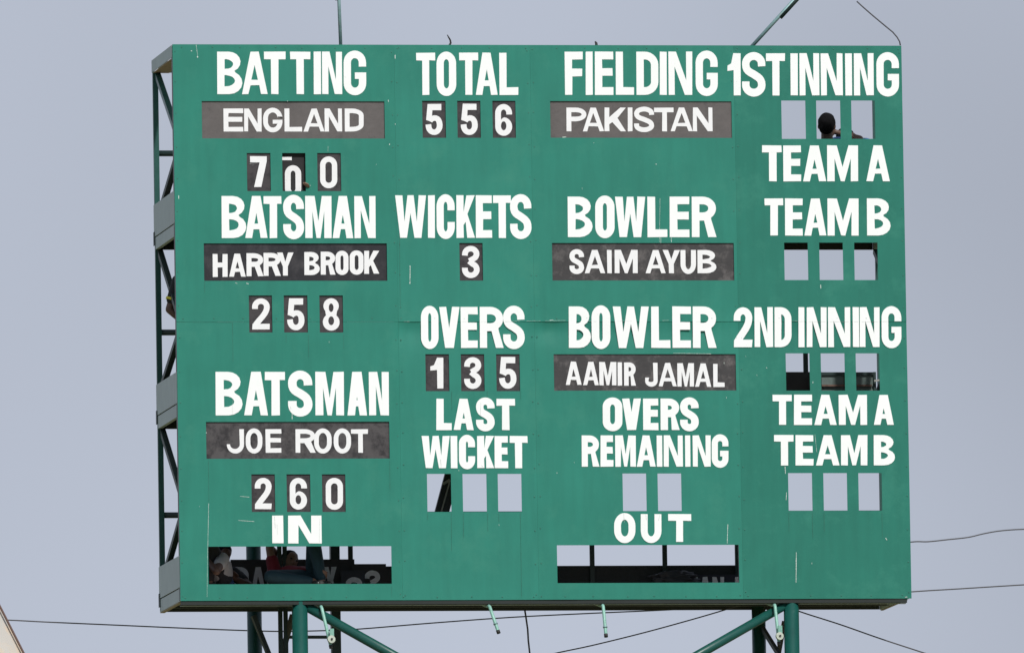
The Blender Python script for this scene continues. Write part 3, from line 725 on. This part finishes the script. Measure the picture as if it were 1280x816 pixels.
# access ladder: two stiles and rungs
ld = []
lx0, lx1 = P(351, 790, .95).x, P(357.5, 790, .95).x
for px in (350.5, 357.1):
    p = P(px, 780, .95)
    MB().bar((p.x, .95, 0), (p.x, .95, z3+.6), .041, .03).build('ladder_stile', M_DARK, SB)
pq0, pq1 = P(357, 795.8, 1.0), P(415, 795.8, 1.39)
MB().bar(pq0, pq1, .03, .03).build('strut', M_DARK, SB)
for k in range(1, 18):
    z = pq0.z - k*.72
    if z > .3: MB().bar((pq0.x, 1.0, z), (pq1.x, 1.39, z), .03, .03).build('strut', M_DARK, SB)
# hanging pipes below the front edge
for k, (x0, y0, x1, y1, pul) in enumerate([(401.6,757,413.2,806,1), (611.5,756.2,622.3,787.5,0), (753.8,755.5,757.3,792,0), (968.6,755,973.6,802,1)]):
    a = P(x0, y0, .0); b = P(x1, y1, -.06)
    back = Vector((a.x, .48, a.z+.055))
    pts = [back, Vector((a.x, .12, a.z+.002)), a+Vector((0, .01, -.006)), a+(b-a)*.06, b]
    pp = smooth_tube(MB().tube(pts, .0155, 12, cap=False).build('hanging_pipe', M_PALE, SB))
    d = (b-a).normalized()
    smooth_tube(MB().tube([b-d*.002, b+d*.030], .0185, 12).build('pipe_end', M_RUBBER, pp))
    smooth_tube(MB().tube([b-d*.075, b-d*.062], .0215, 12).build('collar', M_GALV, pp))
    if pul:
        c = P(x1+.9, y1-7.5, -.10)
        ax = Vector((.17, -.97, .1)).normalized()
        w_ = smooth_tube(MB().tube([c-ax*.012, c-ax*.008, c+ax*.008, c+ax*.012], [.037,.030,.030,.037], 22).build('pulley', mat('pale_pulley', (.42, .47, .40), .6, 0, .2, 40), pp))
        MB().tube([c-ax*.02, c+ax*.022], .010, 10).build('hub', M_RUBBER, w_)
        MB().box((c.x-.012, -.105, c.z+.03), (c.x+.026, -.075, c.z+.10)).build('bracket', M_PALE, pp)
# masts on the top edge
a = P(426.3, 60, .35); b = P(423.8, 0, .35); d = b-a
smooth_tube(MB().tube([a-Vector((0,0,.1)), a+d*2.2], .0165, 12).build('mast', M_GALV, SB))
MB().box((b.x-.035, .34, b.z-.005), (b.x-.012, .37, b.z+.03)).build('mast_clip', M_RUBBER, SB)
a = P(940, 58, .35); b = P(993, 0, .35); d = b-a
smooth_tube(MB().tube([a-d*.04, a+d*1.5], .0175, 12).build('stay_pipe', M_GALV, SB))
smooth_tube(MB().tube([a+d*.64+Vector((.010,.0,-.010)), a+d*1.45+Vector((.010,0,-.010))], .022, 12).build('sleeve', M_DARK, SB))
smooth_tube(MB().tube([P(1125.4,57,.05), P(1124.6,52.5,.05), P(1121.5,47,.05), P(1116,40.5,.05), P(1108,34,.05), P(1090,19,.05), P(1078,8.5,.05), P(1071,2,.05)], .0065, 6).build('bent_rod', M_CABLE, SB))
# a twig and a wire stub caught on the top edge
tw = MB().tube([P(561.8,57,.02), P(563.4,54,.02), P(562.8,50.5,.02), P(560.8,47,.02), P(559,43.8,.02)], [.012,.010,.0085,.007,.004], 6).build('twig', M_RUBBER)
tag(tw, 'short bent black twig on the top edge above the word TOTAL', 'twig')
tw = MB().tube([P(745.6,57.2,.02), P(745.2,54,.02), P(743.8,52,.02)], [.014,.012,.006], 6).build('wire_stub', M_RUBBER)
tag(tw, 'tiny black wire stub on the top edge above the word FIELDING', 'wire')

# ------------------------------------------------------------------ things stored on the decks
bk = mat('shaded_black_board', (.026, .027, .032), .6, 0, .15, 10)
greyl = mat('grey_letter', (.75, .78, .84), .6, 0, .06, 20)
def leaning(px0, py0, px1, Y, zbot, label, letters, s, t, m=bk, name='name_board', cat='name board', grp='spare boards leaning on the lowest deck', lm='lettering'):
    a, b = P(px0, py0, Y), P(px1, py0, Y)
    r = thing(name, label, cat, ((a.x+b.x)/2, Y, zbot), grp)
    MB().box((a.x, Y, zbot), (b.x, Y+.008, a.z)).build('board', m, r)
    if letters: text(letters, Y, r, greyl, s, t, name=lm, sheet=False, thick=.002, jit=.3)
leaning(288, 699, 443, 1.285, z3+.002, 'spare dark name board with big grey letters, leaning behind the IN slot', L('DANIX', 708.2, 741, [(293,311),(313.5,332),(334,339.6),(370,376),(404.5,421)], 1), 5.6, 5.4)
leaning(440, 704.5, 482.5, 1.24, z3+.002, 'higher of two shaded cards with a grey 3, right end of the IN slot', [('3', 455.5, 712.5, 475.5, 746)], 6.2, 6.4, name='number_card', cat='number card', lm='numeral')
leaning(426, 712.5, 456, 1.16, z3+.002, 'lower navy card with a grey 3, right end of the IN slot', [('3', 432, 721, 453, 752)], 6.2, 6.4, m=mat('navy_board', (.030, .036, .052), .6), name='number_card', cat='number card', lm='numeral')
leaning(480, 711, 492, 1.28, z3+.002, 'narrow black board at the far right end of the IN slot', None, 5, 5)
leaning(863, 718, 924.5, 1.20, z3+.002, 'navy cloth-covered board with grey letters behind the right end of the OUT slot', L('IANI', 720.6, 748, [(866.5,872.5),(874.5,888),(890.5,905),(918.5,924)], 1), 5.2, 5.2, m=mat('navy_cloth', (.028, .032, .050), .8, 0, .2, 20))
# rumpled tarpaulin over the kick plate
def lumpy(name, label, cat, pc, rx, ry, rz, m, seed=0, sub=4):
    bm = bmesh.new(); bmesh.ops.create_icosphere(bm, subdivisions=sub, radius=1)
    for v in bm.verts:
        n_ = noise.noise(v.co*1.7+Vector((seed,0,0)))*.5+noise.noise(v.co*4+Vector((seed,0,0)))*.25
        v.co *= 1+n_
        v.co = Vector((v.co.x*rx, v.co.y*ry, v.co.z*rz))
    me = bpy.data.meshes.new(name); bm.to_mesh(me); bm.free(); me.materials.append(m)
    for p in me.polygons: p.use_smooth = True
    return tag(place(name, me, pc), label, cat)
lumpy('tarpaulin', 'rumpled black tarpaulin lying on the deck behind the OUT slot', 'tarpaulin', Vector((P(842, 722, 1.12).x, 1.12, z3+.14)), .24, .07, .065, mat('black_tarpaulin', (.022,.024,.030), .5), 3)
# metal box behind the 2nd inning openings
bx0, bx1 = P(1025.5, 470, 1.0), P(1093.5, 470, 1.0)
zbx = P(1040, 464.8, 1.0).z
B = thing('storage_box', 'grey green metal box with rusty edges standing behind the 2ND INNING openings', 'box', ((bx0.x+bx1.x)/2, 1.12, z2))
MB().box((bx0.x+.012, 1.02, z2+.002), (bx1.x-.012, 1.28, zbx-.004)).build('box_body', M_BOX, B)
mid = P(1058, 470, 1.0).x
fr = MB()
for x in (bx0.x, mid, bx1.x): fr.box((x-.012, 1.0, z2+.002), (x+.012, 1.03, zbx))
fr.box((bx0.x+.012, 1.002, zbx-.03), (bx1.x-.012, 1.018, zbx-.002)); fr.build('box_frame', M_DARK, B)
zz = P(1040, 481.5, 1.0).z
MB().box((bx0.x+.012, .99, zz-.010), (bx1.x-.03, 1.018, zz+.006)).build('bottom_rail', M_RUST, B)
MB().bar(P(1093, 476, .97), P(1099, 475, .95), .016).build('latch', mat('pale_latch', (.5,.5,.47), .5), B)
# black panel left of it
a, b = P(979, 464.8, 1.28), P(1020, 464.8, 1.28)
pn = MB().box((a.x, 1.28, z2+.002), (b.x, 1.30, a.z)).build('spare_panel', bk)
tag(pn, 'plain black panel standing behind the left 2ND INNING opening', 'panel')

# ------------------------------------------------------------------ people
def bake(bm, name, m, voxel, smooth=2, parent=None, it=6):
    me = bpy.data.meshes.new(name); bm.to_mesh(me); bm.free()
    o = bpy.data.objects.new(name, me); COL.objects.link(o)
    rm = o.modifiers.new('r', 'REMESH'); rm.mode = 'VOXEL'; rm.voxel_size = voxel
    sm = o.modifiers.new('s', 'SMOOTH'); sm.factor = .5; sm.iterations = it
    dg = bpy.context.evaluated_depsgraph_get(); ev = o.evaluated_get(dg)
    nm = bpy.data.meshes.new_from_object(ev); bpy.data.objects.remove(o); bpy.data.meshes.remove(me)
    nm.name = name; nm.materials.clear(); nm.materials.append(m)
    xs = [v.co for v in nm.vertices]; c = sum(xs, Vector())/len(xs); nm.transform(Matrix.Translation(-c))
    for p in nm.polygons: p.use_smooth = True
    return place(name, nm, c, parent)
def ell(bm, c, ax, rad, sub=3):
    """ellipsoid; ax = three unit axes"""
    M = Matrix((( ax[0].x*rad[0], ax[1].x*rad[1], ax[2].x*rad[2], c.x), (ax[0].y*rad[0], ax[1].y*rad[1], ax[2].y*rad[2], c.y), (ax[0].z*rad[0], ax[1].z*rad[1], ax[2].z*rad[2], c.z), (0,0,0,1)))
    bmesh.ops.create_icosphere(bm, subdivisions=sub, radius=1, matrix=M)
XYZ = (Vector((1,0,0)), Vector((0,1,0)), Vector((0,0,1)))
def cap(bm, p, rp, q, rq):
    p, q = Vector(p), Vector(q); d = q-p
    ell(bm, p, XYZ, (rp,)*3, 2); ell(bm, q, XYZ, (rq,)*3, 2)
    if d.length > 1e-4:
        M = Matrix.Translation((p+q)/2) @ d.to_track_quat('Z', 'Y').to_matrix().to_4x4()
        bmesh.ops.create_cone(bm, cap_ends=True, segments=14, radius1=rp, radius2=rq, depth=d.length, matrix=M)
def ik(a, b, l1, l2, pole):
    d = b-a; Lg = min(d.length, (l1+l2)*.995); dn = d.normalized(); b = a+dn*Lg
    x = (l1*l1-l2*l2+Lg*Lg)/(2*Lg); y = math.sqrt(max(0, l1*l1-x*x))
    pv = pole - dn*pole.dot(dn); pv = pv.normalized() if pv.length > 1e-4 else Vector((0,0,1))
    return a+dn*x+pv*y, b
def person(label, hip, neck, head, face, handR, handL, poleR, poleL, footR, footL, kR, kL, skin, shirt, trou, hair, sleeve=.55, side=None, cap_=False, vox=.0085):
    hip, neck, head = Vector(hip), Vector(neck), Vector(head); face = Vector(face).normalized()
    up = (head-neck).normalized(); sd = face.cross(Vector((0,0,1))).normalized() if side is None else Vector(side).normalized()   # sd = the person's right
    hs = face.cross(up).normalized(); hu = hs.cross(face).normalized()
    r = thing('person', label, 'person', (hip.x, hip.y, min(footR[2], footL[2])))
    tors = (neck-hip).normalized()
    shR, shL = neck-tors*.06+sd*.165, neck-tors*.06-sd*.165
    hpR, hpL = hip+sd*.085, hip-sd*.085
    elR, hR = ik(shR, Vector(handR), .29, .25, Vector(poleR)); elL, hL = ik(shL, Vector(handL), .29, .25, Vector(poleL))
    knR, fR = ik(hpR, Vector(footR)+Vector((0,0,.06)), .43, .41, Vector(kR)); knL, fL = ik(hpL, Vector(footL)+Vector((0,0,.06)), .43, .41, Vector(kL))
    if 'elbow' in label: r['elbow_line'] = list(shR)+list(elR)
    bm = bmesh.new()
    fr_ = tors.cross(sd).normalized()
    cap(bm, hip+sd*.06, .10, neck-tors*.14+sd*.075, .098); cap(bm, hip-sd*.06, .10, neck-tors*.14-sd*.075, .098)
    cap(bm, shR, .050, shL, .050); cap(bm, neck-tors*.07, .06, neck+up*.06, .048); cap(bm, neck, .058, head-up*.04, .056)
    for s_, e_, h_ in ((shR, elR, hR), (shL, elL, hL)):
        cap(bm, s_, .052, e_, .038); cap(bm, e_, .038, h_, .026)
        d = (h_-e_).normalized(); si = d.cross(fr_ if abs(d.dot(fr_)) < .9 else Vector((0,0,1))).normalized(); nn = si.cross(d).normalized()
        pc = h_+d*.05
        ell(bm, pc, (si, nn, d), (.040, .018, .052), 2)
        for k in range(4):
            base = h_+d*.088+si*(.030-.020*k); ln = (.062,.074,.070,.054)[k]
            mid_ = base+(d*.8+nn*.45).normalized()*ln*.55; tip = mid_+(d*.35+nn*.9).normalized()*ln*.5
            cap(bm, base, .0095, mid_, .009); cap(bm, mid_, .009, tip, .0078)
        tb = h_+d*.03+si*.034; t1 = tb+(d*.6+si*.8).normalized()*.035; t2 = t1+(d*.8+nn*.6).normalized()*.03
        cap(bm, tb, .013, t1, .011); cap(bm, t1, .011, t2, .009)
    for h_, k_, f_ in ((hpR, knR, fR), (hpL, knL, fL)):
        cap(bm, h_, .080, k_, .055); cap(bm, k_, .054, f_, .038)
    ell(bm, head+hu*.015, (hs, face, hu), (.076, .095, .098)); ell(bm, head+face*.022-hu*.062, (hs, face, hu), (.056, .068, .058))
    ell(bm, head+face*.100-hu*.022, (hs, face, hu), (.014, .018, .020), 2); cap(bm, head+face*.088+hu*.012, .009, head+face*.104-hu*.022, .013)
    ell(bm, head+face*.086-hu*.066, (hs, face, hu), (.026, .012, .010), 2)
    for q in (-1, 1): ell(bm, head+hs*.078*q-hu*.008-face*.008, (hs, face, hu), (.011, .020, .031), 2)
    bake(bm, 'body', skin, vox, parent=r)
    bm = bmesh.new()
    for q in (-1, 1): ell(bm, head+face*.088+hs*.031*q+hu*.012, (hs, face, hu), (.014, .008, .008), 2)
    me = bpy.data.meshes.new('eyes'); bm.to_mesh(me); bm.free(); me.materials.append(M_RUBBER); me.transform(Matrix.Translation(-head)); place('eyes', me, head, r)
    bm = bmesh.new(); ell(bm, head-face*.016+hu*.026, (hs, face, hu), (.086, .096, .100)); ell(bm, head-face*.045-hu*.03, (hs, face, hu), (.070, .058, .060))
    if cap_: cap(bm, head+face*.07+hu*.05, .03, head+face*.10+hu*.045, .02)
    for v in bm.verts: v.co += (v.co-head).normalized()*.008*noise.noise(v.co*40)
    bake(bm, 'hair', hair, .008, parent=r, it=2)
    bm = bmesh.new()
    cap(bm, hip+sd*.065+tors*.03, .118, neck-tors*.14+sd*.08, .115); cap(bm, hip-sd*.065+tors*.03, .118, neck-tors*.14-sd*.08, .115)
    cap(bm, shR, .066, shL, .066); cap(bm, neck-tors*.10, .085, neck-tors*.01, .060)
    for s_, e_, h_ in ((shR, elR, hR), (shL, elL, hL)):
        if sleeve <= 1: cap(bm, s_, .068, s_+(e_-s_)*sleeve, .060)
        else: cap(bm, s_, .068, e_, .052); cap(bm, e_, .052, h_-(h_-e_)*.15, .038)
    for v in bm.verts: v.co += Vector((noise.noise(v.co*9), noise.noise(v.co*9+Vector((5,0,0))), 0))*.012
    bake(bm, 'shirt', shirt, .011, parent=r, it=3)
    bm = bmesh.new()
    cap(bm, hpR, .100, hpL, .100)
    for h_, k_, f_ in ((hpR, knR, fR), (hpL, knL, fL)):
        cap(bm, h_, .098, k_, .070); cap(bm, k_, .070, f_-(f_-k_)*.12, .054)
    for v in bm.verts: v.co += Vector((noise.noise(v.co*8), 0, noise.noise(v.co*8+Vector((5,0,0)))))*.012
    bake(bm, 'trousers', trou, .011, parent=r, it=3)
    for f_ in (fR, fL):
        bm = bmesh.new(); ff = Vector((face.x, face.y, 0)).normalized() if abs(face.z) < .9 else Vector((0,-1,0))
        cap(bm, f_-Vector((0,0,.02))-ff*.03, .042, f_-Vector((0,0,.028))+ff*.14, .034)
        bake(bm, 'shoe', M_RUBBER, .010, parent=r, it=2)
    return r
def pm(name, rgb, **kw): return mat(name, rgb, kw.get('rough', .75), 0, .12, 12, .001, 60, .3)
SK1, SK2 = mat('dark_brown_skin', (.10, .055, .040), .55, 0, .08, 15), mat('brown_skin', (.22, .125, .085), .55, 0, .08, 15)
HAIR = mat('black_hair', (.005, .005, .006), .9, 0, .3, 60, .002, 150, .15)
def zat(px, py, Y): return P(px, py, Y)
# sitting behind the second 1ST INNING opening, back to the viewer
h = P(1033.6, 157.5, .72)
person('person seen from behind, hand at the face, in the middle 1ST INNING opening', (h.x-.02, .74, z1+.26), (h.x, .73, h.z-.19), h, (.30, .95, -.05),
       P(1045.5, 165.5, .80), (h.x-.22, 1.02, z1+.42), (.7, -.2, -.7), (-1, 0, -.5), (h.x+.20, 1.10, z1), (h.x-.18, 1.08, z1), (.3, .6, 1), (-.3, .6, 1),
       SK1, pm('black_shirt', (.012, .012, .015)), pm('charcoal_trousers', (.03, .03, .035)), HAIR)
# blue shirt beside him
h = P(1057.6, 175.5, 1.02)
person('person in a blue shirt, mostly hidden, in the right 1ST INNING opening', (h.x-.02, .98, z1+.24), (h.x+.035, .93, h.z+.012), h, (-.2, .7, -.7),
       (h.x+.30, 1.16, z1+.36), (h.x-.12, 1.22, z1+.45), (1, -.3, -.5), (-1, 0, -.6), (h.x+.28, 1.22, z1), (h.x+.05, 1.2, z1), (.3, .3, 1), (-.1, .3, 1),
       SK2, pm('blue_shirt', (.07, .15, .36)), pm('grey_trousers', (.06, .06, .065)), HAIR)
# elbow showing past the left edge of the sheets
e = P(210.5, 393, .62)
PC = person('person whose dark-sleeved elbow shows past the left edge of the board', (e.x+.30, .66, z2+.78), (e.x+.235, .50, z2+1.24), (e.x+.34, .42, z2+1.40), (.3, -.9, -.3),
       (e.x+.16, .42, z2+.74), (e.x+.62, .36, z2+.95), (-1.5, .4, -.5), (.6, .2, -1), (e.x+.26, .60, z2), (e.x+.50, .72, z2), (0, -1, 0), (0, -1, 0),
       SK1, pm('near_black_shirt', (.016, .020, .022)), pm('charcoal_trousers', (.03, .03, .035)), HAIR, sleeve=.66)
sp_, ep_ = PC['elbow_line'][:3], PC['elbow_line'][3:]
sp_, ep_ = Vector(sp_), Vector(ep_); t_ = (ep_-sp_)
smooth_tube(MB().tube([sp_+t_*.62, sp_+t_*.70], .067, 16).build('sleeve_band', mat('yellow_band', (.60, .55, .04), .7), PC))
del PC['elbow_line']
# changing the slipped card
h = P(371, 158, .42)
person('person in dark clothes behind the slipped 0 card, fingers on its edge', (h.x+.02, .62, z1+.28), (h.x, .50, h.z-.17), h, (0, -1, -.15),
       (h.x-.26, .25, h.z-.62), P(383.5, 228, .085), (-1, .2, -.6), (1, .2, -.6), (h.x-.20, .30, z1), (h.x+.24, .30, z1), (-.3, -.6, 1), (.3, -.6, 1),
       SK2, pm('near_black_shirt', (.016, .020, .022)), pm('grey_trousers', (.06, .06, .065)), HAIR)
# spare card hanging behind the slipped one, only the end of a white stroke shows
r = thing('number_card', 'spare card behind the slipped 0, one white stroke showing', 'number card', P(362, 215, .17), CGp)
a, b = P(338, 188, .034), P(384, 244, .034)
MB().box((a.x, .034, b.z), (b.x, .040, a.z)).build('board', mat('glossy_black_card', (.014, .013, .015), .8, 0, .2, 12), r)
text([('I', 338, 196.2, 364.6, 200.4)], .034, r, M_WHITE2, .5, 3.6, name='numeral', sheet=False, thick=.002)
# two people at the left end of the IN slot
h = P(262, 670, .60)
person('person in a white shirt sitting at the left end of the IN slot', (h.x+.09, .68, z3+.12), (h.x+.04, .62, h.z-.17), h, (-.95, -.3, -.1),
       (h.x-.20, .58, z3+.24), (h.x-.08, .42, z3+.30), (0, 1, -.4), (.3, -.6, -.5), (h.x-.04, .68, z3), (h.x-.03, .46, z3), (-.02, .1, 1), (-.02, -.1, 1),
       SK1, pm('white_shirt', (.46, .45, .47)), pm('charcoal_trousers', (.03, .03, .035)), HAIR, sleeve=.50)
h = P(277.5, 693.5, .98)
F = person('black-haired person beside the white shirt, bent over a phone, in the IN slot', (h.x-.06, 1.10, z3+.13), (h.x-.03, .98, h.z-.13), h, (.22, -.85, -.42),
       P(280, 722, .70), P(291, 721, .70), (-1, .1, -.6), (1, .1, -.6), (h.x-.10, .92, z3), (h.x-.02, .80, z3), (-.6, -.9, 0), (-.5, -.9, 0),
       SK1, pm('near_black_shirt', (.016, .020, .022)), pm('charcoal_trousers', (.03, .03, .035)), HAIR)
q = P(286, 722, .60)
ph = MB().box((-.037, -.005, -.075), (.037, .005, .075)).build('mobile_phone', mat('phone_case', (.03, .05, .16), .3), None, bevel=.004)
ph.location = q; ph.rotation_euler = (R(-40), 0, R(12)); tag(ph, 'small dark blue phone in the hands of the person in the IN slot', 'phone')
# the one reclining in the middle of the IN slot
h = P(361.5, 702.5, 1.0)
person('person in a red shirt reclining, one knee raised, in the IN slot', (P(386, 730, .72).x, .72, z3+.11), (h.x-.05, 1.0, h.z-.13), h, (.35, -.88, .1),
       P(352, 697, 1.12), P(402, 724, .55), (-.25, .1, 1), (.3, .3, -.6), (P(392, 735, .40).x, .40, z3), (P(402, 735, .46).x, .46, z3), (-1, -.35, .08), (-.15, .1, 1),
       SK2, pm('red_shirt', (.19, .018, .03)), pm('teal_trousers', (.018, .05, .068)), HAIR, side=(-.8, -.5, 0))

# ------------------------------------------------------------------ overhead cables
def cable(pts, label, r=.007, Y=3.0, n=6):
    """pts measured (x, y); Catmull-Rom between them"""
    W_ = [P(x, y, Y) for x, y in pts]; o = []
    for i in range(len(W_)-1):
        p0, p1, p2, p3 = W_[max(i-1,0)], W_[i], W_[i+1], W_[min(i+2, len(W_)-1)]
        for k in range(5):
            t = k/5; o.append(.5*((2*p1)+(p2-p0)*t+(2*p0-5*p1+4*p2-p3)*t*t+(3*p1-p0-3*p2+p3)*t**3))
    o.append(W_[-1])
    c = smooth_tube(MB().tube(o, r, n).build('overhead_cable', M_CABLE))
    return tag(c, label, 'cable', 'overhead cables')
cable([(-2400,690),(-1200,735),(-400,756),(-60,772.6),(10,774.5),(60,777),(150,781),(240,785),(300,787.3),(350,788.6),(400,787.8),(450,785.6),(540,778.2),(640,771),(740,766),(830,762),(960,755),(1060,746),(1139,739.2),(1200,735.4),(1280,730.4),(1340,727),(1700,700),(2600,600)],
      'long cable crossing behind the legs just below the scoreboard', .0068)
cable([(-1500,1380),(200,960),(560,853),(650,828),(692,816.5),(740,806.2),(800,791.5),(850,778),(897,764.5),(950,748)], 'black cable rising from the lower middle to the underside of the board', .0068, 1.0)
cable([(985,757),(1001,764.3),(1050,780),(1100,797.5),(1155,815.5),(1220,837),(1500,930),(2300,1180)], 'black cable running down to the right from the right front leg', .0068, .9)
cable([(1090,684),(1139,677),(1160,676.6),(1185,674),(1210,671.2),(1228,667),(1245,663.8),(1262,662),(1282,661),(1330,659.5),(1700,640),(2600,560)], 'upper wavy cable leaving the right edge of the board', .0068, 1.6)
hw_ = smooth_tube(MB().tube([P(656,762,.9), P(657.6,772,.9), P(659.6,786,.9), P(660.4,800,.9), P(662.4,818,.9), P(664,845,.9)], .0085, 6).build('hanging_wire', M_CABLE))
tag(hw_, 'short black wire hanging straight down below the word LAST', 'wire')

# ------------------------------------------------------------------ marquee whose corner shows at the lower left
def marquee():
    Y0 = -92.0
    pk = P(-22, 716, Y0); ex = P(27.5, 816.5, Y0)
    dirr = Vector((ex.x-pk.x, 0, ex.z-pk.z))
    slope = -dirr.z/dirr.x
    S = 2.9; zc = pk.z
    r = thing('marquee', 'cream high-peaked marquee roof with a brown corner seam at the lower left edge', 'tent', (pk.x, Y0, 0))
    cor = [Vector((pk.x+S, Y0-.6, 0)), Vector((pk.x-.6, Y0+S, 0)), Vector((pk.x-S, Y0+.6, 0)), Vector((pk.x+.6, Y0-S, 0))]
    def prof(t): # distance fraction -> height
        h0 = slope*S
        d = t*S
        e_ = .62
        return zc - (slope*d if d < e_ else slope*e_ + (d-e_)*slope*.30 )
    n = 14
    cream = mat('cream_canvas', (.44, .42, .385), .85, 0, .10, 2.5, .004, 8, .2, stain=((.58, .44, .30), 1.8, .52, .62))
    for k in range(4):
        a, b = cor[k], cor[(k+1)%4]; vs = []; fs = []
        for i in range(n+1):
            t = i/n*1.0
            for j in range(9):
                u = j/8; p = a.lerp(b, u); d = Vector((p.x-pk.x, p.y-Y0, 0))*t
                sag = -.10*math.sin(math.pi*u)*t
                vs.append((pk.x+d.x, Y0+d.y, prof(t)+sag))
        for i in range(n):
            for j in range(8):
                q = i*9+j; fs.append((q, q+9, q+10, q+1))
        o = mesh_obj('canopy_side', vs, fs, cream, r, True)
        so = o.modifiers.new('t', 'SOLIDIFY'); so.thickness = .004
        pts = [Vector((pk.x+(a.x-pk.x)*i/n, Y0+(a.y-Y0)*i/n, prof(i/n)-.004)) for i in range(n+1)]
        inw = Vector((-.016 if a.x > pk.x else .016, -.02, .034)); pts = [p_+inw for p_ in pts]
        smooth_tube(MB().tube(pts, .005, 6).build('corner_seam', mat('brown_binding', (.10, .06, .05), .8), r))
        zz_ = prof(1)
        MB().tube([(a.x, a.y, 0), (a.x, a.y, zz_)], .05, 12).build('tent_pole', mat('white_pole', (.6,.6,.6), .4), r)
        vs = []; 
        for j in range(13):
            p = a.lerp(b, j/12); zt2 = prof(1)-.10*math.sin(math.pi*j/12); vs += [(p.x, p.y, zt2), (p.x, p.y, zt2-.30-.06*(j % 2))]
        o = mesh_obj('valance', vs, [(2*j, 2*j+1, 2*j+3, 2*j+2) for j in range(12)], cream, r)
        o.modifiers.new('t', 'SOLIDIFY').thickness = .003
    MB().tube([(pk.x, Y0, zc-.05), (pk.x, Y0, zc+.25)], [.03, .012], 10).build('finial', M_GALV, r)
marquee()
